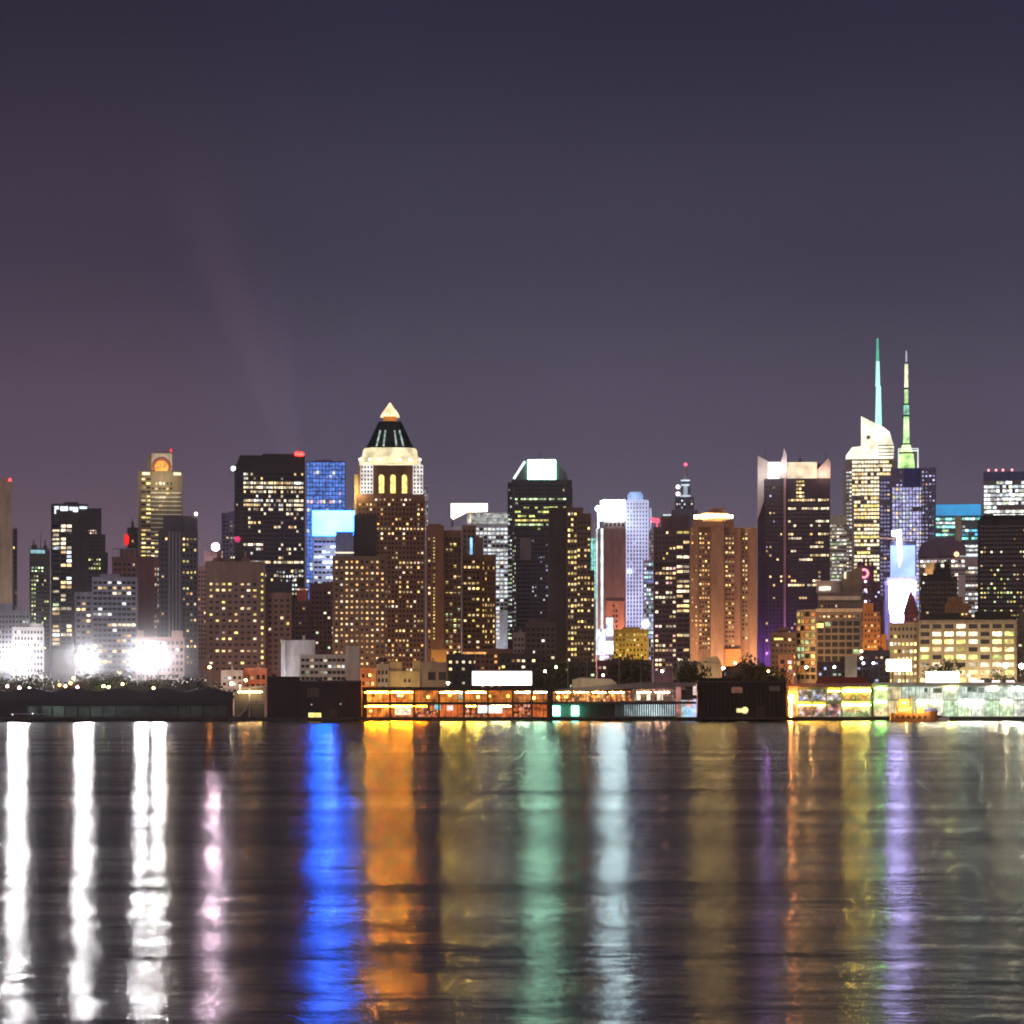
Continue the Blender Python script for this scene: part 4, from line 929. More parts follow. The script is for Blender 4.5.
b = low('shop_building', 'white low shop between the brown slab and the dark pier', 221, 243, 672, 1400, (.5, .5, .5), 12, (5, 7), .4, COOLP); b.done()
b = low('shop_building', 'orange lit low shop at the foot of the brown slab', 244, 267, 670, 1412, (.55, .22, .12), 12, (6, 8), .3, AMBER); lamp('shop_light', (wx(255, 1395), 1396, 9), (1, .4, .12), 2500, .5); b.done()
b = low('concrete_building', 'pale grey windowless block with a white edge beside the black shed', 281, 315, 642, 1440, (.42, .42, .44), 24, win=False); b.block(281, 285.5, 641.5, None, -1, 20)
lamp('wall_light', (wx(281, 1428), 1425, 22), (.95, .95, 1), 5000, .6); b.done()
b = low('office_building', 'low building with greenish white window rows and a grey stair block', 300, 359.5, 654.5, 1418, (.33, .35, .33), 18, (4.6, 6.2), .5, [('pale', 3), ('green', 1), ('white', 2)], .85, wf=.8, roofn=0); b.block(346, 359.5, 646, None, -1.5); b.done()
b = low('shop_building', 'orange lit low shop beside the grey stair block', 360, 376, 668, 1400, (.6, .26, .10), 14, win=False, roofn=0); b.win(361, 375, 672, 695, (5, 8), fill=.4, pal=AMBER); lamp('shop_light', (wx(366, 1388), 1388, 12), (1, .42, .1), 4500, .5); b.done()
b = low('brick_building', 'grey low building with a water tower on its roof ridge', 376.5, 389, 666, 1402, (.30, .28, .26), 14, (4, 7), .1); b.done()
b = low('masonry_building', 'tan building of two blocks joined by a lower link', 389.5, 420, 671, 1404, (.44, .34, .17), 16, win=False, roofn=0, steps=((389.5, 402, 662), (412.5, 420, 660.5)))
b.win(403, 411.5, 677, 692, (4, 6), fill=.2); lamp('wall_light', (wx(404, 1392), 1390, 16), (1, .75, .35), 4000, .6); b.done()
b = low('brick_building', 'grey garage building with two dark square bays', 420.5, 447.5, 664, 1406, (.26, .21, .17), 18, win=False); mb = MB()
for x in (428, 438.5): mb.box(b.lx(x), b.lx(x + 7.6), -.3, .05, b.lz(680), b.lz(672))
b.part('bay', mb, glass()); b.done()
b = low('masonry_building', 'small tan building with an orange lit top on the ridge of roofs', 431, 447, 651.5, 1452, (.5, .30, .10), 16, win=False); lamp('wall_light', (wx(439, 1440), 1442, 27), (1, .55, .15), 3500, .5); b.done()
b = low('brick_building', 'dark building with neat rows of white windows above the orange terminal', 446.5, 474, 656, 1424, (.035, .035, .045), 20, (6.2, 6.4), .6, [('white', 2), ('warm', 1)], 1.1, wf=.42, hf=.42); b.done()
b = low('brick_building', 'long low building with an orange lit roof line behind the white sign', 462, 512, 650.5, 1500, (.17, .09, .06), 18, (4.6, 5.6), .25, AMBER); b.part('cornice_light', MB().box(b.lx(463), b.lx(486), -.5, .1, b.lz(654), b.lz(652)), glow('amber', .8, .6, .3)); b.done()
b = low('brick_building', 'small grey building with a flat top among dark roofs', 513, 525, 634, 1530, (.24, .22, .22), 18, (4, 6), .1); b.done()
b = low('brick_building', 'dark building with two lit windows below the dark glass tower', 525.5, 556, 624, 1512, (.085, .075, .075), 20, (5, 5.6), .14, [('white', 1), ('pale', 1)], 1.0, steps=((528, 540, 619),)); b.done()
b = low('brick_building', 'unlit low block behind the stepped pier roof', 500, 547, 655, 1444, (.05, .045, .05), 22, (5, 6), .10, WARM); b.done()
b = low('brick_building', 'dark low block with one green lit window near the tall yellow windowed tower', 547.5, 596, 664, 1432, (.06, .055, .06), 20, (5, 6), .15, GREENY, .7); b.done()
b = low('brick_building', 'maroon low block under the mustard lit building', 597, 652, 662, 1436, (.13, .06, .085), 20, (4.6, 6), .14, [('pink', 1), ('lav', 1), ('white', 1)], .7, steps=((612, 622, 658),)); b.done()
b = low('brick_building', 'grey low block with a colonnade below the orange rounded tower', 672, 697, 663, 1442, (.26, .23, .21), 18, (3, 12), .1, WARM, wf=.55); b.done()
b = low('concrete_building', 'pale tan low block with sloping shoulders at the foot of the orange tower', 697.5, 721, 663, 1428, (.46, .36, .24), 18, win=False, roofn=0); b.wall.prism([(b.lx(697.5), b.lz(663)), (b.lx(721), b.lz(663)), (b.lx(717), b.lz(656)), (b.lx(704), b.lz(658))], 1, 16); lamp('wall_light', (wx(709, 1412), 1412, 20), (1, .7, .35), 5000, .6); b.done()
b = low('brick_building', 'dark red low block between the orange tower and the violet lit corner', 721.5, 770, 668, 1440, (.10, .055, .045), 18, (5, 7), .2, AMBER, .8); b.done()
b = low('brick_building', 'dark building with a terrace of white lights beside the violet lit corner', 770.5, 796.5, 634, 1500, (.07, .05, .055), 22, (4.4, 5.8), .28, WARM, 1.0, steps=((778, 788, 627),)); b.part('sign_light', MB().box(b.lx(774), b.lx(783), -.5, .05, b.lz(640), b.lz(638)), glow('yellow', 1.4, .3)); b.done()
b = low('shop_building', 'small orange glowing shop beneath the dark terrace building', 778, 794, 655, 1430, (.5, .24, .12), 14, (7, 9), .6, [('amber', 2), ('pink', 1)], 1.1, roofn=0); lamp('shop_light', (wx(786, 1418), 1416, 16), (1, .5, .2), 5000, .6); b.done()
b = low('brick_building', 'dark low block with green and violet lights below the rounded corner block', 817, 862, 663, 1440, (.06, .055, .06), 18, (5, 6), .2, [('cool', 1), ('green', 1), ('lav', 1)], .9); b.done()
b = low('concrete_building', 'small pale kiosk block beside the tall billboard on posts', 845, 857, 655.5, 1418, (.34, .32, .24), 10, win=False, roofn=0); lamp('wall_light', (wx(850, 1408), 1408, 14), (1, .9, .8), 2200, .5); b.done()
b = low('brick_building', 'dark purple block behind the tall billboard on posts', 863, 890, 652, 1444, (.075, .06, .085), 18, (5, 6), .16, [('lav', 1), ('white', 1), ('amber', 1)], .8); b.done()

# ================================================================ shore: piers and terminals
conc = wall_mat((.16, .15, .14), .9, .3)
mb = MB().box(-9000, 9000, 1335, 1349.8, -3, 1.6); o = mb.build('quay', conc); tag(o, kind='structure')
PG = 'piers and terminals on the water'
def pier_root(name, label, x0, x1, Y, cat='pier shed'):
    b = Bld(name, label, cat, x0, x1, Y, 34, (.05, .05, .055), PG); b.root.location.z = 0
    b.lz = lambda py: wz(py, Y)
    # deck on piles
    mb = MB().box(b.lx(x0), b.lx(x1), -1.5, 34, 1.0, 2.0); b.part('deck', mb, wall_mat((.05, .045, .04), .9, .3))
    n = max(3, round((b.lx(x1) - b.lx(x0)) / 6))
    for k in range(n):
        x = b.lx(x0) + (k + .5) * (b.lx(x1) - b.lx(x0)) / n
        if k < 60: b.part('pile', MB().cyl(x, -1, -2, 1, .35, .35, 7).cyl(x, 6, -2, 1, .35, .35, 7), wall_mat((.035, .03, .028), .9))
    return b
b = pier_root('ferry_terminal', 'long dark terminal with a scalloped roof line below the floodlights', -24, 234, 1312, 'terminal')
pts = []; n = 90
for k in range(n + 1):
    px = 234 - 258 * k / n
    y = 691.8 - 3.6 * abs(math.sin(math.pi * (px + 37) / 44.5)) ** 1.3
    pts.append((b.lx(px), b.lz(y)))
b.part('scalloped_roof', MB().prism([(b.lx(-24), b.lz(704)), (b.lx(234), b.lz(704))] + pts, 0, 30), wall_mat((.014, .014, .020), .8, .3))
b.wm = wall_mat((.02, .02, .025), .9, .3)
b.wall.box(b.lx(-24), b.lx(234), 2, 30, 2, b.lz(704))
for k in range(17):
    x = 28 + k * 12.6; on = x < 130
    if x > 226: break
    b.part('bay_panel', MB().box(b.lx(x), b.lx(x + 11), 1.2, 1.9, 2.2, b.lz(706)), glow('green', R.uniform(.02, .05) if on else .008, .8, .15, color=(.5, .8, .6)))  # wall panels given a faint emission, though no lamps
    b.part('post', MB().box(b.lx(x - 1.1), b.lx(x - .4), .5, 1.4, 2, b.lz(704)), wall_mat((.03, .03, .035)))
for x, y in ((13, 714.5), (33, 713.5)): b.part('lamp', MB().ball(b.lx(x), -.2, b.lz(y), .3), glow('cool', 2.5, 0))
b.part('rail', MB().box(b.lx(10), b.lx(46), -.3, -.15, b.lz(714), b.lz(713.4)), wall_mat((.3, .3, .32)))
b.done()
b = pier_root('covered_gangway', 'dark covered gangway with a white edged sloping roof beside the black shed', 234.3, 266.5, 1300, 'gangway')
b.wall.prism([(b.lx(234.3), 2), (b.lx(266.3), 2), (b.lx(266.3), b.lz(687)), (b.lx(234.3), b.lz(690.5))], 4, 30)
b.part('roof_edge', MB().prism([(b.lx(222), b.lz(690.5)), (b.lx(266), b.lz(687)), (b.lx(266), b.lz(685)), (b.lx(222), b.lz(689.3))], .5, 4), wall_mat((.42, .42, .46)))
b.part('post', MB().box(b.lx(264.4), b.lx(266.3), 0, 3.8, 2, b.lz(687.2)).box(b.lx(249), b.lx(250), 1, 2, 2, b.lz(688)), wall_mat((.3, .3, .34)))
b.part('beam', MB().box(b.lx(248), b.lx(264.3), .5, 1.8, b.lz(704), b.lz(702)), wall_mat((.22, .22, .25)))
b.part('added_strip_light', MB().box(b.lx(238), b.lx(262), .2, .4, b.lz(692.3), b.lz(691.6)), glow('amber', 130, 0, sampled=True, color=(1, .6, .22)))  # tube added to cast a gold wash on the water
b.part('stair', MB().prism([(b.lx(236), b.lz(717)), (b.lx(239), b.lz(717)), (b.lx(252), b.lz(705)), (b.lx(249), b.lz(705))], 1.9, 3.4), wall_mat((.12, .12, .13)))
b.part('lamp', MB().ball(b.lx(240), .2, b.lz(685.5), .5).cyl(b.lx(240), .2, b.lz(690), b.lz(685.5), .1, .1, 5), glow('white', 3, 0)); b.done()
b = pier_root('pier_shed', 'black windowless pier shed with one small yellow window near the water', 267, 362, 1292)
b.wall.box(b.lx(267), b.lx(300), 0, 33, 2, b.lz(676.5)); b.wall.box(b.lx(300), b.lx(361.5), .4, 33, 2, b.lz(680.5)); b.wall.box(b.lx(272), b.lx(276), 3, 9, b.lz(676.5), b.lz(674))
b.wm = wall_mat((.012, .012, .014), .9, .3)
mb = MB()
for k in range(24): mb.box(b.lx(302 + k * 2.5), b.lx(302.4 + k * 2.5), .2, .5, 2, b.lz(681.5))
b.part('rib', mb, wall_mat((.04, .04, .045))); b.part('door', MB().box(b.lx(330), b.lx(337), .1, .5, 2, b.lz(709)), wall_mat((.035, .03, .03))); b.part('gutter', MB().box(b.lx(300), b.lx(361.5), -.1, .4, b.lz(682.2), b.lz(681)), wall_mat((.05, .05, .055))); b.part('vent', MB().cyl(b.lx(320), 8, b.lz(680.5), b.lz(678), 1.2, 1.2, 10).cyl(b.lx(345), 10, b.lz(680.5), b.lz(677.5), .8, .8, 10), wall_mat((.05, .05, .05))); b.part('panel', MB().box(b.lx(307), b.lx(319), .1, .5, b.lz(697), b.lz(688)), wall_mat((.06, .055, .055)))
b.part('window', MB().box(b.lx(308.5), b.lx(314.6), .05, .45, b.lz(718.2), b.lz(712.8)), glow('yellow', 1.2, .4, .6)); b.part('window', MB().box(b.lx(315.2), b.lx(321.2), .05, .45, b.lz(718.2), b.lz(712.8)), glow('yellow', 1.1, .4, .6))
for x, y, k in ((340.5, 704, 'cool'), (311.5, 704.5, 'pink')): b.part('lamp', MB().ball(b.lx(x), .1, b.lz(y), .35), glow(k, .8, 0))
b.done()
# --- two-storey orange terminal
b = pier_root('pier_terminal', 'two storey pier terminal glowing orange with dark posts and floors', 362, 550, 1312, 'terminal')
b.wall.box(b.lx(362.2), b.lx(549.8), 2.5, 32, 2, b.lz(689)); b.wm = wall_mat((.03, .022, .018), .8)
fl = wall_mat((.018, .015, .014), .7)
b.part('roof', MB().box(b.lx(362.2), b.lx(549.8), -1.2, 33, b.lz(690.5), b.lz(687)), fl); b.part('floor', MB().box(b.lx(362.2), b.lx(549.8), -1.2, 2.4, b.lz(704.5), b.lz(702)), fl); b.part('lower_edge', MB().box(b.lx(362.2), b.lx(549.8), -1.3, 2.4, 2, b.lz(717.5)), fl)
up_old = (['orange', (1, .40, .06), (.9, .18, .02), (.4, .08, .01), (.12, .03, .01), 'orange', (.06, .02, .01)], 0)
up = glow('orange', .42, .95, .28, color=(1, .26, .03)); lo2 = glow('orange', .42, .95, .4, color=(1, .20, .035))
hot = mottled(['orange', (1, .42, .05), (.8, .16, .02), 'orange', (.4, .1, .02)], .9, .4, 'lit_hot_hall', True); lo_ = mottled(['orange', (.9, .15, .03), (.25, .05, .02), (1, .4, .3), (.08, .03, .02), 'orange', (.6, .08, .02), (.05, .02, .02)], .5, .9, 'lit_lower_hall')
edges = [366, 390, 414, 439, 464, 488, 513, 532, 548]
for i in range(8):
    a, c = edges[i] + .9, edges[i + 1] - .9; k = 2.6 if i < 2 else 1
    b.part('upper_bay', MB().box(b.lx(a), b.lx(c), 1.6, 2.4, b.lz(702), b.lz(690.5)), hot if i < 2 else up); b.part('lower_bay', MB().box(b.lx(a), b.lx(c), 1.6, 2.4, b.lz(717.5), b.lz(704.5)), hot if i < 1 else lo2 if i % 2 else lo_)
    b.part('post', MB().box(b.lx(edges[i] - .8), b.lx(edges[i] + .8), -1, 1.5, 2, b.lz(687)), fl)
    for h in (1, 2, 3): b.part('mullion', MB().box(b.lx(a + (c - a) * h / 4) - .12, b.lx(a + (c - a) * h / 4) + .12, 1.2, 1.6, b.lz(717.5), b.lz(690.5)), fl)
    b.part('rail', MB().box(b.lx(a), b.lx(c), -1, -.85, b.lz(700.4), b.lz(699.9)), fl)
for x, y, s, r in ((402, 696, 12, .5), (428, 697, 14, .7), (478, 697, 16, .7), (490, 696, 9, .5), (534, 698, 20, .7), (450, 695, 5, .9), (508, 696, 4, .9), (371, 711, 12, .5), (396, 712, 10, .5)):
    b.part('lamp', MB().ball(b.lx(x), -.2, b.lz(y), r), glow('amber', s, 0, sampled=True, color=(1, .36, .05)))
for x0, x1, y, s, c in ((364.5, 389, 692.3, 1500, (1, .29, .004)), (391, 413, 692.3, 1350, (1, .29, .004)), (364.5, 389, 706.2, 1100, (1, .29, .004)), (391, 413, 706.2, 900, (1, .29, .004)), (415, 427, 706.2, 420, (1, .2, .002)), (440, 462, 692.3, 560, (1, .62, .08)), (466, 486, 692.3, 560, (1, .62, .08)), (466, 476, 706.2, 160, (1, .45, .02)), (490, 511, 706.2, 330, (.9, .75, .25)), (515, 530, 692.3, 260, (.6, 1, .5)), (534, 547, 692.3, 170, (.6, 1, .6))):
    hd = b.part('added_strip_light', MB().box(b.lx(x0), b.lx(x1), .0, .3, b.lz(y) - .28, b.lz(y) + .28), fl)
    b.part('tube', MB().box(b.lx(x0) + .2, b.lx(x1) - .2, -.12, -.01, b.lz(y) - .2, b.lz(y) + .2), glow('amber', s, 0, sampled=True, color=c), hd)  # tubes added for the coloured streaks on the water
for x0, x1, y0, y1, c, l in ((478, 502, 705.5, 713, (1, .92, .95), 1.6), (395, 411, 707, 715, (1, .85, .6), .8), (434.5, 440.5, 704.8, 710, (.25, .75, .8), .8), (447, 453, 705.5, 710.5, (1, .8, .8), .9), (458, 463, 692, 700, (.5, .55, .4), .5), (397, 400, 691, 697, (1, .8, .7), 1.0)):
    b.part('lit_panel', MB().box(b.lx(x0), b.lx(x1), .8, 1.15, b.lz(y1), b.lz(y0)), glow('white', l, .5, .5, color=c))
b.done()
# --- sloped roof pier
b = pier_root('pier_terminal', 'pier hall with a long sloping roof, orange columns above and white slats below', 550.3, 697, 1318, 'terminal')
b.wm = wall_mat((.035, .028, .03), .8); b.wall.box(b.lx(550.5), b.lx(696.5), 4, 32, 2, b.lz(690))
b.part('roof', MB().prism([(b.lx(x), b.lz(y)) for x, y in ((552, 692), (560, 691.5), (696, 686), (696, 682.5), (640, 682.5), (556, 689.5))], -2, 33), wall_mat((.20, .19, .19), .7))
b.part('roof_lantern', MB().prism([(b.lx(x), b.lz(y)) for x, y in ((572, 688), (617, 684), (612, 679), (580, 677.5), (572, 680))], 4, 22), wall_mat((.55, .48, .33), .7)); lamp('roof_light', (wx(592, 1305), 1308, wz(680, 1306)), (1, .85, .5), 1500, .4)
b.part('floor', MB().prism([(b.lx(552), b.lz(704)), (b.lx(696), b.lz(704)), (b.lx(696), b.lz(701.5)), (b.lx(552), b.lz(701.5))], -1.5, 3.9), wall_mat((.05, .045, .045)))
b.part('end_post', MB().box(b.lx(550.5), b.lx(552.6), -2.4, 2, 2, b.lz(676)), fl)
b.part('upper_hall', MB().box(b.lx(553), b.lx(632), 2, 3.8, b.lz(701.5), b.lz(691)), mottled(['orange', (.5, .12, .03), (.3, .08, .03), 'amber', (.15, .06, .04), (.03, .02, .02)], .7, .7, 'lit_pier_hall')); b.part('upper_hall', MB().box(b.lx(632.5), b.lx(676), 2, 3.8, b.lz(701.5), b.lz(689)), mottled([(.1, .06, .06), (.2, .12, .1), (.5, .3, .22), (.03, .02, .03)], .3, .7, 'dim_pier_hall'))
for k in range(24): b.part('column', MB().box(b.lx(556 + k * 5) - .25, b.lx(556 + k * 5) + .25, -1.2, -.6, b.lz(701.5), b.lz(690.5)), wall_mat((.12, .07, .05)))
for k in range(27):
    l = .05 + .95 * (1 - abs(k - 17) / 17) if k > 3 else .03
    b.part('slat', MB().box(b.lx(616 + k * 2.25) - .22, b.lx(616 + k * 2.25) + .22, 1.2, 1.9, 2.4, b.lz(704.5)), glow('cool', max(.04, l), .5, .3, color=(.75, .95, 1)))  # slats glow by emission fading sideways, in place of lamplight
for x in (552.8, 571.5): b.part('lit_door', MB().box(b.lx(x), b.lx(x + 7), .6, 3.9, 2.6, b.lz(706)), glow('teal', 14, .5, .25, True, color=(.16, .95, .55)))
for x in (635, 645.5, 657): b.part('lit_window', MB().prism([(b.lx(x), b.lz(700.5)), (b.lx(x + 6), b.lz(700)), (b.lx(x + 5.6), b.lz(694.2)), (b.lx(x + .4), b.lz(693.5))], 1.3, 1.9), glow('white', .9, .3, .4, color=(1, .82, .62)))
for x, y, s in ((558, 697.5, 9), (566, 697, 7), (612, 695, 3), (596, 697, 2)): b.part('lamp', MB().ball(b.lx(x), -.2, b.lz(y), .8), glow('amber', s, 0, color=(1, .33, .06)))
[b.part('added_strip_light', MB().box(b.lx(x0), b.lx(x0 + 14), -1.0, -.8, b.lz(692.6), b.lz(691.9)), glow('amber', s, 0, sampled=True, color=c)) for x0, s, c in ((556, 180, (1, .5, .1)), (574, 180, (1, .38, .06)), (592, 160, (1, .5, .12)), (610, 160, (1, .45, .15)), (637, 170, (1, .6, .25)), (655, 170, (1, .5, .3)))]  # strips added to warm the water between the streaks
for x0, x1, y0, y1, c, l in ((693, 696.4, 684, 695, (1, .75, .7), .8), (676, 681, 684, 717, (.9, .35, .3), .35), (681.2, 686, 700, 717, (.55, .85, .9), .6), (686.3, 692.5, 700, 707, (1, .5, .5), .8), (686.3, 692.5, 707.3, 717, (.35, .65, 1), .9), (692.8, 696.4, 699, 717, (.6, .7, 1), .8)):
    b.part('glass_panel', MB().box(b.lx(x0), b.lx(x1), -1.2, 2, b.lz(y1), b.lz(y0)), glow('cool', l, .5, .35, color=c))
b.done()
b = pier_root('pier_shed', 'dark pier shed with a single pale yellow lamp by the coloured glass end', 697.3, 786, 1302)
b.wm = wall_mat((.016, .013, .014), .9, .3); b.wall.box(b.lx(697.3), b.lx(786), 0, 33, 2, b.lz(680.5)); b.wall.box(b.lx(700), b.lx(742), 3, 26, b.lz(680.5), b.lz(678)); b.wall.box(b.lx(768), b.lx(778), 1, 20, b.lz(680.5), b.lz(676.5))
b.part('window', MB().box(b.lx(731.5), b.lx(742.5), -.3, .1, b.lz(693), b.lz(687)), glow('amber', .10, .3, .4, color=(1, .4, .2))); b.part('lamp', MB().disc(b.lx(744.8), -.1, b.lz(710.3), 1.7, .5).box(b.lx(736.5), b.lx(742), -.5, -.1, b.lz(712.5), b.lz(708.5)), glow('yellow', 1.0, .3, .5, color=(1, .85, .35)))
mb = MB()
for k in range(20): mb.box(b.lx(699 + k * 4.4), b.lx(699.5 + k * 4.4), -.25, .05, 2, b.lz(681.5))
b.part('rib', mb, wall_mat((.045, .038, .04))); b.part('door', MB().box(b.lx(756), b.lx(765), -.28, .1, 2, b.lz(706)), wall_mat((.04, .03, .03))); b.part('gutter', MB().box(b.lx(697.5), b.lx(786), -.4, 0, b.lz(682.4), b.lz(681)), wall_mat((.06, .05, .055))); b.part('vent_row', MB().box(b.lx(769), b.lx(780), -.3, .1, b.lz(691), b.lz(686)), wall_mat((.14, .14, .12))); b.done()
b = pier_root('pier_terminal', 'two storey pier hall with green frames and colourful goods behind glass', 786.3, 872, 1322, 'terminal')
b.wm = wall_mat((.20, .19, .15), .8); b.wall.box(b.lx(786.3), b.lx(872), 2.6, 32, 2, b.lz(684.5))
b.part('roof', MB().box(b.lx(786.3), b.lx(872), -1, 33, b.lz(686.5), b.lz(683.5)), wall_mat((.30, .17, .16))); gm = wall_mat((.20, .34, .22), .6)
b.part('red_roof', MB().frustum((b.lx(815), b.lx(868), 4, 26, b.lz(683.5)), (b.lx(819), b.lx(866), 8, 22, b.lz(677))), wall_mat((.22, .05, .035)))
for x0, x1, ks, s in ((798, 841, [(1, .75, .8), (.6, .7, 1), (.9, .9, .85), (.12, .14, .1), (.4, .3, .2)], .75), (843, 871, [(1, .55, .12), (.6, .3, .1), (.25, .15, .08), (.9, .8, .3)], .7)):
    b.part('upper_bay', MB().box(b.lx(x0), b.lx(x1), 1.6, 2.5, b.lz(700.5), b.lz(690)), mottled(ks, s * .6, .55, 'lit_goods'))
for x0, x1, ks, s in ((792, 841, [(1, .5, .55), (.2, .25, .2), (1, .6, .3), (.9, .8, .9), (.5, .15, .15)], .7), (843, 871, [(1, .8, .4), (.4, .35, .15), (.3, .6, .3), (1, .6, .5), (1, .9, .7)], .7)):
    b.part('lower_bay', MB().box(b.lx(x0), b.lx(x1), 1.6, 2.5, b.lz(716.5), b.lz(704)), mottled(ks, s * .6, .55, 'lit_goods_below'))
b.part('frame', MB().box(b.lx(797), b.lx(872), .6, 1.5, b.lz(690), b.lz(687)).box(b.lx(789), b.lx(872), .6, 1.5, b.lz(703.6), b.lz(701)).box(b.lx(789), b.lx(872), .6, 1.5, 2, b.lz(716.5)), gm)
for x in (789, 797, 812, 826.5, 841.5, 857, 871): b.part('post', MB().box(b.lx(x) - .35, b.lx(x) + .35, .3, 1.55, 2, b.lz(686.5)), gm)
b.part('lamp', MB().ball(b.lx(791), -1, b.lz(697.5), 1.1).cyl(b.lx(791), -1, 2, b.lz(697.5), .15, .15, 6), glow('amber', 320, 0, sampled=True, color=(1, .30, .06))); [b.part('added_strip_light', MB().box(b.lx(x0), b.lx(x1), .1, .3, b.lz(y) - .2, b.lz(y) + .2), glow('yellow', s, 0, sampled=True, color=c)) for x0, x1, y, s, c in ((842.5, 856, 691, 480, (1, .62, .07)), (858, 870, 691, 480, (1, .64, .08)), (842.5, 856, 705, 420, (1, .62, .08)), (858, 870, 705, 420, (.85, .9, .12)), (813, 825, 705, 150, (1, .45, .02)), (828, 840, 691, 150, (1, .5, .03)), (798, 811, 705, 150, (1, .5, .03)))]; lamp('quay_lamp', (wx(791, 1316), 1316.5, wz(697, 1316)), (1, .4, .1), 900, .6)  # the strips are added to throw yellow streaks on the water
b.done()
b = pier_root('pier_terminal', 'dazzling white and pale green lit pier hall behind the orange tug', 872.3, 1042, 1326, 'terminal')
b.wm = wall_mat((.5, .52, .46), .8); b.wall.box(b.lx(872.3), b.lx(1042), 2.6, 32, 2, b.lz(684)); b.part('roof', MB().box(b.lx(872.3), b.lx(1042), -1, 33, b.lz(685.6), b.lz(682.5)), wall_mat((.5, .5, .5)))
for i in range(12):
    x0 = 874 + i * 14; x1 = min(1041, x0 + 13)
    ks = [(1, .9, .55), (.9, .7, .35), (1, .95, .8)] if i < 2 else [(.9, 1, .85), (.95, 1, .95), (.75, .95, .55), (1, 1, 1), (.55, .75, .6)]
    b.part('upper_bay', MB().box(b.lx(x0), b.lx(x1), 1.6, 2.5, b.lz(699.5), b.lz(687)), glow('pale', .62, .6, .3, color=(1, .80, .45) if i < 2 else ((.80, .95, .84), (.9, .95, .9), (.72, .92, .76))[i % 3])); b.part('lower_bay', MB().box(b.lx(x0), b.lx(x1), 1.6, 2.5, b.lz(716), b.lz(700.5)), glow('pale', .72, .7, .35, color=(1, .74, .4) if i < 2 else ((.78, .98, .60), (.95, 1, .82), (.70, .95, .62))[i % 3]))
    for h in (1, 2, 3): b.part('mullion', MB().box(b.lx(x0 + 13 * h / 4) - .1, b.lx(x0 + 13 * h / 4) + .1, 1.25, 1.58, b.lz(716), b.lz(687)), wall_mat((.3, .33, .3)))
    b.part('floor_band', MB().box(b.lx(x0), b.lx(x1), 1.0, 1.58, b.lz(700.6), b.lz(699.3)), wall_mat((.3, .33, .3)))
    b.part('post', MB().box(b.lx(x0 - .8), b.lx(x0 - .2), .8, 1.55, 2, b.lz(685.6)), wall_mat((.35, .38, .34)))
for x0, x1, y0, y1 in ((924, 927.5, 688, 692), (933, 942, 688, 693), (967, 977, 686.5, 692), (978, 984, 687.5, 693), (985, 998, 688, 693), (1014, 1018, 686, 688.5)): b.part('dark_sign', MB().box(b.lx(x0), b.lx(x1), .9, 1.5, b.lz(y1), b.lz(y0)), wall_mat((.12, .17, .17)))
[b.part('added_strip_light', MB().box(b.lx(x0), b.lx(x0 + 11), .5, .7, b.lz(y) - .2, b.lz(y) + .2), glow('yellow', s, 0, sampled=True, color=c)) for x0, y, s, c in ((875, 702, 330, (.30, 1, .16)), (875, 688.5, 260, (.35, 1, .18)), (917, 702, 255, (.9, .9, .5)), (931, 702, 330, (1, .85, .4)), (945, 688.5, 450, (1, .85, .25)), (959, 702, 450, (.75, 1, .85)), (973, 702, 450, (.8, 1, .8)), (987, 688.5, 330, (1, .85, .6)), (1001, 702, 330, (.9, .9, .6)), (1012, 688.5, 330, (.75, 1, .75)))]  # strips added for pale and green streaks on the water
b.part('fender_wall', MB().box(b.lx(912), b.lx(1042), -2, 0, .2, b.lz(717)), wall_mat((.03, .035, .03)))
b.part('white_box', MB().box(b.lx(925.5), b.lx(959), 3, 10, b.lz(683), b.lz(671.5)), glow('white', 5, .1, .2, True, color=(1, .93, .96)))
for x in (969, 976, 992, 1006): b.part('roof_lights', MB().box(b.lx(x), b.lx(x + 8), 0, 2, b.lz(682.5), b.lz(680.3)), glow('white', 1.3, .3, .3, color=(1, .85, .9)))
b.done()

# --- billboards on posts
def billboard(label, x0, x1, y0, y1, yb, Y, col, s, splits=()):
    b = Bld('billboard', label, 'billboard', x0, x1, Y, 2, (.1, .1, .1), 'lit billboards on the shore'); zb = 0
    b.part('backing', MB().box(b.lx(x0), b.lx(x1), 0, 1.2, b.lz(y1), b.lz(y0)), steel())
    xs = [x0] + list(splits) + [x1]
    for a, c in zip(xs, xs[1:]): b.part('lit_face', MB().box(b.lx(a + .3), b.lx(c - .3), -.3, -.02, b.lz(y1 - .4), b.lz(y0 + .4)), glow('white', s, .06, .2, True, color=col))
    n = 2 if x1 - x0 < 40 else 5
    for k in range(n):
        x = b.lx(x0 + (x1 - x0) * (k + .5) / n); b.part('post', MB().box(x - .3, x + .3, .3, .9, 0, b.lz(y1)), steel())
billboard('long white lit billboard in two panels above the orange terminal', 472, 532, 671, 685.5, 690, 1362, (1, .97, .94), 4, (518.5,))
billboard('cream lit billboard on two posts above the orange tug', 886, 911.5, 659, 671.5, 700, 1366, (1, .80, .45), 7)

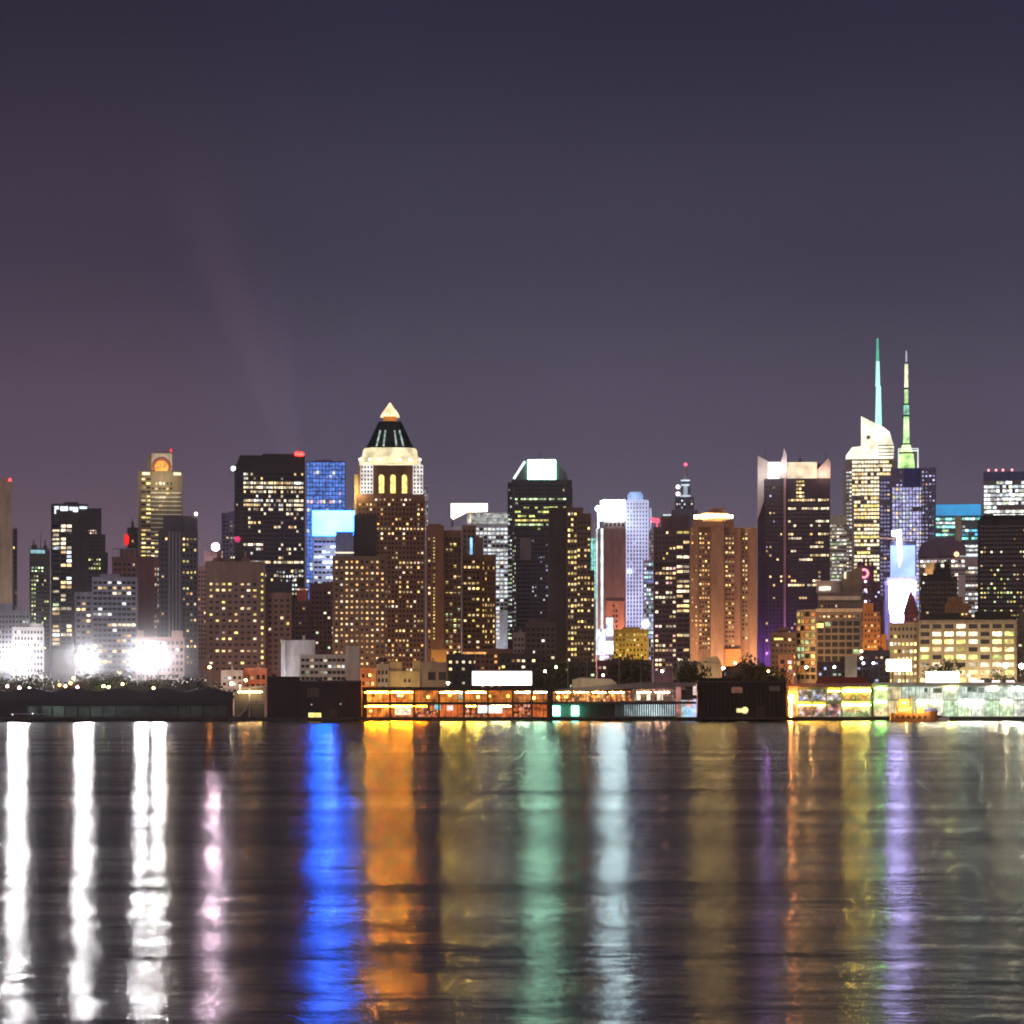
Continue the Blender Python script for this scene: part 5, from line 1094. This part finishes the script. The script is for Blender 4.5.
# ================================================================ lamps, masts, trees, boats
FG = 'floodlights on tall masts'
def flood(label, px, py, Y, r, s, col):
    t = root('floodlight_mast', (wx(px, Y), Y, G), label, 'floodlight', FG); z = wz(py, Y) - G
    MB().cyl(0, 0, 0, z, .45, .25, 8).build('pole', steel(), t)
    h = MB().disc(0, .8, z, r * 1.05, .6, 24).build('lamp_head', steel(), t)
    for k, m_ in ((0, 1), (1, 6), (2, 12)):
        for i in range(m_):
            a = 2 * math.pi * i / m_; x, zz = k * r * .4 * math.cos(a), z + k * r * .4 * math.sin(a)
            MB().disc(x, .15, zz, r * .215, .4, 14).build('lamp_lens', glow('white', s, 0, sampled=True, color=col), h)
    lamp('mast_light', (0, 5, z), col, 26000, 2, t)  # bare lamp added behind the head to light the blocks at its back
flood('floodlight mast before the white block with two rows of windows', 17, 656, 1390, 4.2, 560, (1, .97, .98))
flood('floodlight mast standing alone before the blue grey block', 83.5, 658.5, 1390, 4.0, 560, (1, .97, .98))
flood('floodlight mast before the pinkish building, farther from the brown slab', 141.5, 656.5, 1390, 2.8, 680, (1, .97, .98))
flood('floodlight mast before the pinkish building, nearer to the brown slab', 158.5, 655.5, 1390, 2.8, 620, (1, .97, .98))

LG = 'street lamps along the shore road'
LAMPS = [(8, 687, 'pink'), (20, 688.5, 'pink'), (30, 689.5, 'green'), (60, 686, 'orange'), (66, 687, 'amber'), (71, 684, 'orange'), (74, 679, 'amber'), (78, 688, 'pink'), (104, 687, 'lime'), (109, 688, 'lime'), (123, 685, 'yellow'), (154, 689, 'yellow'), (210, 668, 'orange'), (232, 684, 'white'), (246, 681, 'orange'),
         (370, 676, 'orange'), (448, 684, 'white'), (545, 672, 'white'), (556, 668, 'green'), (603, 676, 'pink'), (662, 672, 'white'), (723, 669, 'white'), (735, 664, 'amber'), (768, 672, 'amber'), (790, 668, 'orange'), (806, 668, 'white'), (834, 668, 'cool'), (861, 652, 'yellow'), (861, 659, 'white'), (863, 664, 'lav'), (873, 664, 'cool'), (935, 673, 'white'), (968, 676, 'white'), (1005, 666, 'white'), (1021, 667, 'white')]
WORD = {'pink': 'pink', 'green': 'green', 'orange': 'orange', 'amber': 'amber', 'lime': 'lime green', 'yellow': 'yellow', 'white': 'white', 'cool': 'cold white', 'lav': 'violet'}
WHERE = {8: 'above the scalloped roof at the photo edge', 20: 'below the mast before the white block', 30: 'between the trees above the first full scallop', 60: 'at the first end of the orange cluster', 66: 'inside the orange cluster, nearly lowest', 71: 'inside the orange cluster, brightest', 74: 'topmost of the orange cluster', 78: 'closing the orange cluster',
         104: 'first of two over the middle scallops', 109: 'second of two over the middle scallops', 123: 'over the middle scallop', 154: 'below the twin floodlights', 210: 'under the brown slab corner', 232: 'by the white low shop', 246: 'by the orange low shop', 370: 'by the orange shop over the black shed end', 448: 'before the dark building with neat windows', 545: 'beyond the white billboard end',
         556: 'over the sloping pier roof start', 603: 'below the white and pink billboards', 662: 'below the dark purple tower', 723: 'by the pale tan low block', 735: 'before the orange tower foot', 768: 'beside the violet lit corner', 790: 'by the small glowing shop', 806: 'before the rounded corner', 834: 'below the rounded corner block', 861: 'high beside the orange stepped building', 863: 'lowest beside the orange stepped building', 873: 'before the dark purple block', 935: 'over the white roof box', 968: 'past the white roof box', 1005: 'before the wide tan block', 1021: 'nearest the photo edge'}
bright = {210: 24, 232: 34, 246: 34, 20: 6, 123: 12, 109: 9, 30: 5, 104: 6, 60: 4, 448: 10, 662: 8, 723: 12, 806: 8, 71: 7, 66: 4, 109: 3, 123: 3, 1005: 20, 1021: 26, 154: 4, 735: 5}
seen = set()
for i, (px, py, k) in enumerate(LAMPS):
    Y = (1353 if px < 200 else 1376) + (i % 3) * (.6 if px < 200 else 2); z = wz(py, Y) - G
    lab = WORD[k] + ' street lamp ' + (WHERE[px] if px not in seen else 'just under the yellow one beside the orange stepped building'); seen.add(px)
    t = root('street_lamp', (wx(px, Y), Y, G), lab, 'street lamp', LG)
    MB().cyl(0, 0, 0, z, .16, .1, 6).tube((0, 0, z), (0, -1.4, z + .5), .08, 5).build('pole', steel(), t)
    s = bright.get(px, 2.4) * 9
    MB().ball(0, -1.6, z + .4, .6 if px not in (1005, 1021) else 1.2).build('lamp_head', glow(k, s, 0, sampled=True), t)
for px, Y, hh, c, p in ((70, 1353, 12, (1, .5, .15), 2600), (115, 1353, 11, (1, .85, .3), 1800), (22, 1353, 10, (1, .7, .5), 1200), (160, 1353, 11, (1, .7, .3), 1500)): lamp('tree_fill_light', (wx(px, Y), Y, hh), c, p, .8)  # bare lamps placed to light the fronts of the trees
# bare lamps added between the tall buildings as street glow to brighten the facades
for px, Y, hh, c, p in ((235, 1485, 9, (1, .5, .25), 5000), (280, 1480, 9, (1, .35, .2), 12000), (345, 1505, 10, (1, .55, .25), 14000), (380, 1505, 10, (1, .5, .2), 14000), (440, 1560, 10, (1, .5, .2), 16000), (480, 1560, 10, (1, .5, .2), 22000), (572, 1540, 9, (1, .6, .3), 12000), (400, 1735, 12, (1, .5, .25), 20000), (660, 1680, 10, (1, .5, .5), 12000), (612, 1985, 40, (1, .5, .38), 80000), (800, 1780, 12, (.8, .3, .6), 30000), (870, 1830, 12, (1, .3, .4), 16000), (640, 2040, 30, (.7, .7, 1), 60000), (490, 2220, 20, (.9, .95, 1), 60000)):
    lamp('street_glow_fill', (wx(px, Y), Y, hh), c, p, 2)

# trees
leafm = [wall_mat(c, .7, .5, .5) for c in ((.05, .055, .02), (.035, .042, .016), (.055, .05, .022))]
barkm = wall_mat((.08, .06, .045), .9)
def tree_mesh(h, r, seed, n=1100):
    q = random.Random(seed); tr = MB(); cr_ = MB()
    tr.cyl(0, 0, 0, h * .42, h * .035, h * .022, 7); tips = []
    for k in range(8):
        a = k * 2.4 + q.uniform(-.4, .4); e = (math.cos(a) * r * q.uniform(.4, .8), math.sin(a) * r * q.uniform(.4, .8), h * q.uniform(.55, .88))
        tr.tube((0, 0, h * q.uniform(.28, .42)), e, h * .016, 5, r1=h * .005); tips.append(e)
    tips.append((0, 0, h * .85))
    for t in tips:
        for _ in range(n // len(tips)):
            d = Vector((q.gauss(0, 1), q.gauss(0, 1), q.gauss(0, .8))); d = d.normalized() * r * .52 * q.random() ** .4
            c = Vector(t) + d; s = r * q.uniform(.05, .10)
            u = Vector((q.gauss(0, 1), q.gauss(0, 1), q.gauss(0, 1))).normalized(); w_ = u.orthogonal().normalized(); v_ = u.cross(w_)
            cr_.add([tuple(c - w_ * s), tuple(c + v_ * s * .6), tuple(c + w_ * s), tuple(c - v_ * s * .6)], [(0, 1, 2, 3)])
    out = []
    for mb, nm, mt in ((tr, 'trunk', barkm), (cr_, 'crown', leafm[seed % 3])):
        me = bpy.data.meshes.new(nm); me.from_pydata(mb.v, [], mb.f); me.materials.append(mt); me.update(); out.append((nm, me))
    return out
protos = [tree_mesh(13, 5.6, 1), tree_mesh(15, 6.2, 2), tree_mesh(11, 5.2, 3)]
def tree(px, ytop, Y, label, i, group, wide=.72):
    h0 = (13, 15, 11)[i % 3]; h = max(5, wz(ytop, Y) - G); sc = h / (h0 * 1.08)
    t = root('tree', (wx(px, Y), Y, G), label, 'tree', group, R.uniform(0, 6))
    for nm, me in protos[i % 3]:
        o = bpy.data.objects.new(nm, me); COL.objects.link(o); o.parent = t; o.scale = (sc * wide, sc * wide, sc)
TG = 'row of trees behind the scalloped terminal'
for i in range(24):
    px = -8 + i * 9.1 + R.uniform(-2, 2)
    tree(px, 674 + R.uniform(-5, 8) + (4 if px > 165 else 0), 1364 + (i % 3) * 3, 'leafy tree in the row behind the scalloped terminal roof', i, TG, 1.15)
for i, (px, yt, Y, lab) in enumerate(((538, 664, 1404, 'small green lit tree behind the end of the white billboard'), (560, 654, 1400, 'dark tree over the start of the sloping pier roof'), (628, 651, 1400, 'round dark tree before the mustard lit building'), (690, 653, 1404, 'dark tree at the near foot of the orange rounded tower'), (748, 653, 1404, 'dark tree against the glowing orange flank'), (774, 664, 1398, 'bushy dark tree under the violet lit corner'), (943, 656, 1400, 'tree against the bright windows of the wide tan block'), (1000, 668, 1396, 'low tree before the end of the wide tan block'))):
    tree(px, yt, Y, lab, i, 'single trees on the shore road')
# water tanks on roofs
def tank(px, py, Y, zr, label):
    t = root('water_tank', (wx(px, Y), Y, zr), label, 'water tank', 'wooden water tanks on the roofs'); r = 5 / F * Y; z = wz(py, Y) - zr
    wood = wall_mat((.05, .04, .035), .9); k = z * .45
    MB().cyl(0, 0, k, z * .85, r, r * .95, 16).build('barrel', wood, t); MB().cyl(0, 0, z * .85, z, r * 1.05, 0, 16).build('cone_roof', wood, t)
    for a in range(4): MB().tube((r * .7 * math.cos(a * 1.57 + .8), r * .7 * math.sin(a * 1.57 + .8), 0), (r * .7 * math.cos(a * 1.57 + .8), r * .7 * math.sin(a * 1.57 + .8), k), .18, 5).build('leg', steel(), t)
tank(488.5, 645, 1508, wz(650.5, 1500), 'round dark water tank on the roof with the orange light line')
tank(382, 657, 1408, wz(666, 1402), 'pale edged water tank on the grey building beside the tan blocks')

# flagpoles on the sloping pier
for k, px in enumerate((568, 587, 598, 619, 641, 663)):
    Y = 1372; t = root('flagpole', (wx(px, Y), Y, G), 'thin pale pole rising behind the sloping pier roof', 'pole', 'thin poles behind the sloping pier')
    MB().cyl(0, 0, 0, wz(658 + (k % 3) * 4, Y) - G, .16, .08, 6).build('shaft', wall_mat((.4, .4, .4)), t)

# tug boat
Y = 1272; sx = Y / F
t = root('tug_boat', (wx(914, Y), Y, 0), 'orange lit tug with a tall wheelhouse moored before the white pier hall', 'boat')
L = 23.5 * sx
st = [(-1, .80, 1.0, 4.3), (-.92, .92, .4, 4.2), (-.6, 1, 0, 4.0), (-.1, 1, 0, 4.0), (.35, .96, 0, 4.4), (.68, .72, .1, 5.0), (.88, .36, .5, 5.6), (1, .04, 1.4, 6.2)]
hb = 3.6; mb = MB(); n = 7
for u_, w_, k_, s_ in st:
    x = u_ * L; W = hb * w_
    mb.v += [(x, -W, s_), (x, -W * .96, s_ * .55), (x, -W * .8, .2 + k_ * .4), (x, 0, -1 + k_), (x, W * .8, .2 + k_ * .4), (x, W * .96, s_ * .55), (x, W, s_)]
for k in range(len(st) - 1):
    for i in range(n - 1): mb.f.append((k * n + i, (k + 1) * n + i, (k + 1) * n + i + 1, k * n + i + 1)); mb.m.append(0)
    mb.f.append((k * n + n - 1, (k + 1) * n + n - 1, (k + 1) * n, k * n)); mb.m.append(0)
mb.f.append(tuple(range(n))); mb.m.append(0)
mb.build('hull', wall_mat((.60, .30, .09), .5, .3), t)
cab = MB().box(-L * .72, -L * .12, -2.4, 2.4, 3.9, 7.2).box(-L * .66, -L * .24, -2, 2, 7.2, 10.6).build('wheelhouse', wall_mat((.65, .36, .10), .6), t)
for k in range(5): MB().box(-L * .68 + k * 1.15, -L * .68 + k * 1.15 + .8, -2.55, -2.4, 5.1, 6.5).build('window', glow('amber', 3.5, .4, .8), cab)
for k in range(4): MB().box(-L * .63 + k * 1.05, -L * .63 + k * 1.05 + .8, -2.15, -2.0, 8.4, 9.9).build('window', glow('yellow', 1.8, .4, .8, color=(1, .6, .12)), cab)
MB().box(-L * .69, -L * .21, -2.3, 2.3, 10.6, 11).build('roof', wall_mat((.10, .07, .05)), cab)
MB().cyl(-L * .10, 0, 3.9, 12.6, 1.0, .85, 12).build('funnel', wall_mat((.16, .22, .20)), t)
MB().cyl(-L * .22, 0, 10.6, 19, .2, .09, 6).tube((-L * .22 - 1.5, 0, 15), (-L * .22 + 1.5, 0, 15), .08, 5).build('mast', steel(), t)
MB().box(L * .1, L * .42, -1.5, 1.5, 4.0, 6.4).build('deck_house', wall_mat((.55, .38, .16)), t)
MB().prism([(L * .42, 4.4), (L * .98, 5.2), (L * .9, 6.5), (L * .5, 6.0)], -1.6, 1.6).build('bow_cover', wall_mat((.12, .16, .55)), t)
for k in range(6): MB().ring(-L * .75 + k * 2.6, -hb - .05, 2.4, .35, .75, .35, 12).build('tyre_fender', wall_mat((.02, .02, .02)), t)
lamp('deck_light', (-L * .4, -6, 9), (1, .5, .12), 5000, .4, t); lamp('deck_light', (L * .3, -6, 8), (1, .62, .25), 3500, .4, t)
t2 = root('launch_boat', (wx(941, 1276), 1276, 0), 'small white launch lying ahead of the orange tug', 'boat')
mb = MB(); st = [(-3.6, 1.2, 1.5), (-1, 1.4, 1.5), (1.5, 1.2, 1.8), (3.8, .05, 2.3)]
for x, W, s_ in st: mb.v += [(x, -W, s_), (x, -W * .7, .1), (x, W * .7, .1), (x, W, s_)]
for k in range(3):
    for i in range(4): mb.f.append((k * 4 + i, (k + 1) * 4 + i, (k + 1) * 4 + (i + 1) % 4, k * 4 + (i + 1) % 4)); mb.m.append(0)
mb.f.append((0, 1, 2, 3)); mb.m.append(0)
mb.build('hull', wall_mat((.6, .6, .58), .5), t2); MB().frustum((-2.2, 1, -1, 1, 1.5), (-2, .3, -.8, .8, 3.2)).build('cabin', wall_mat((.45, .5, .48)), t2); MB().box(-1.9, .4, -1.0, -.9, 2.1, 2.7).build('window', glass(), t2)

# ---------------------------------------------------------------- night air
m = bpy.data.materials.new('night_haze'); m.use_nodes = True; nt = m.node_tree
for n in list(nt.nodes): nt.nodes.remove(n)
out = nt.nodes.new('ShaderNodeOutputMaterial'); pv = nt.nodes.new('ShaderNodeVolumePrincipled')
pv.inputs['Color'].default_value = (.86, .80, .90, 1); pv.inputs['Density'].default_value = .000022; pv.inputs['Anisotropy'].default_value = .7
nt.links.new(pv.outputs[0], out.inputs['Volume'])
tag(MB().box(-1500, 1500, -700, 3400, -4, 800).build('haze', m), kind='stuff')

# glowing cones painted as light beams, without a lamp, behind the wide black tower
def beam(p0, p1, Y, r0, r1, col, s):
    m = bpy.data.materials.new('light_beam'); m.use_nodes = True; nt = m.node_tree
    for n in list(nt.nodes): nt.nodes.remove(n)
    out = nt.nodes.new('ShaderNodeOutputMaterial'); em = nt.nodes.new('ShaderNodeEmission'); em.inputs['Color'].default_value = col + (1,); em.inputs['Strength'].default_value = s
    nt.links.new(em.outputs[0], out.inputs['Volume'])
    a, c = Vector((wx(p0[0], Y), Y, wz(p0[1], Y))), Vector((wx(p1[0], Y), Y + 60, wz(p1[1], Y))); L = (c - a).length
    tc = nt.nodes.new('ShaderNodeTexCoord'); sp = nt.nodes.new('ShaderNodeSeparateXYZ'); nt.links.new(tc.outputs['Object'], sp.inputs[0])
    def mth(op, x, y=0.0):
        k = nt.nodes.new('ShaderNodeMath'); k.operation = op
        for i, q in enumerate((x, y)):
            if isinstance(q, float): k.inputs[i].default_value = q
            else: nt.links.new(q, k.inputs[i])
        return k.outputs[0]
    # brightest along the axis, fading to the rim and thinning out with height
    rad = mth('SQRT', mth('ADD', mth('MULTIPLY', sp.outputs[0], sp.outputs[0]), mth('MULTIPLY', sp.outputs[1], sp.outputs[1])))
    rel = mth('DIVIDE', rad, mth('ADD', mth('MULTIPLY', sp.outputs[2], (r1 - r0) / L), float(r0)))
    edge = nt.nodes.new('ShaderNodeMapRange'); edge.interpolation_type = 'SMOOTHSTEP'; nt.links.new(rel, edge.inputs['Value'])
    edge.inputs['From Min'].default_value = .95; edge.inputs['From Max'].default_value = .1
    mr = nt.nodes.new('ShaderNodeMapRange'); mr.interpolation_type = 'SMOOTHSTEP'
    mr.inputs['From Min'].default_value = 0; mr.inputs['From Max'].default_value = L * .95; mr.inputs['To Min'].default_value = s; mr.inputs['To Max'].default_value = 0
    nt.links.new(sp.outputs[2], mr.inputs['Value']); nt.links.new(mth('MULTIPLY', edge.outputs[0], mr.outputs[0]), em.inputs['Strength'])
    o = MB().cyl(0, 0, 0, L, r0, r1, 24).build('emissive_beam', m); o.location = a; o.rotation_euler = (c - a).to_track_quat('Z', 'Y').to_euler()
    tag(o, kind='stuff')
beam((303, 500), (150, 60), 2600, 8, 78, (.62, .32, .50), 8e-4)
beam((303, 500), (255, 190), 2760, 6, 34, (.52, .38, .72), 1.2e-3)
# made-up mist added as a glare halo for the floodlight masts
m = bpy.data.materials.new('glare_mist_volume'); m.use_nodes = True; nt = m.node_tree
for n in list(nt.nodes): nt.nodes.remove(n)
out = nt.nodes.new('ShaderNodeOutputMaterial'); pv = nt.nodes.new('ShaderNodeVolumePrincipled')
pv.inputs['Color'].default_value = (.95, .93, 1, 1); pv.inputs['Density'].default_value = .0022; pv.inputs['Anisotropy'].default_value = .45
g = nt.nodes.new('ShaderNodeNewGeometry'); sp = nt.nodes.new('ShaderNodeSeparateXYZ'); nt.links.new(g.outputs['Position'], sp.inputs[0])
mr = nt.nodes.new('ShaderNodeMapRange'); mr.interpolation_type = 'SMOOTHSTEP'; mr.inputs['From Min'].default_value = 22; mr.inputs['From Max'].default_value = 74
mr.inputs['To Min'].default_value = .0034; mr.inputs['To Max'].default_value = 0
nt.links.new(sp.outputs['Z'], mr.inputs['Value']); nt.links.new(mr.outputs[0], pv.inputs['Density'])
nt.links.new(pv.outputs[0], out.inputs['Volume'])
tag(MB().box(wx(-60, 1388), wx(200, 1388), 1377.5, 1389, 2.2, 78).build('glare_mist', m), kind='stuff')
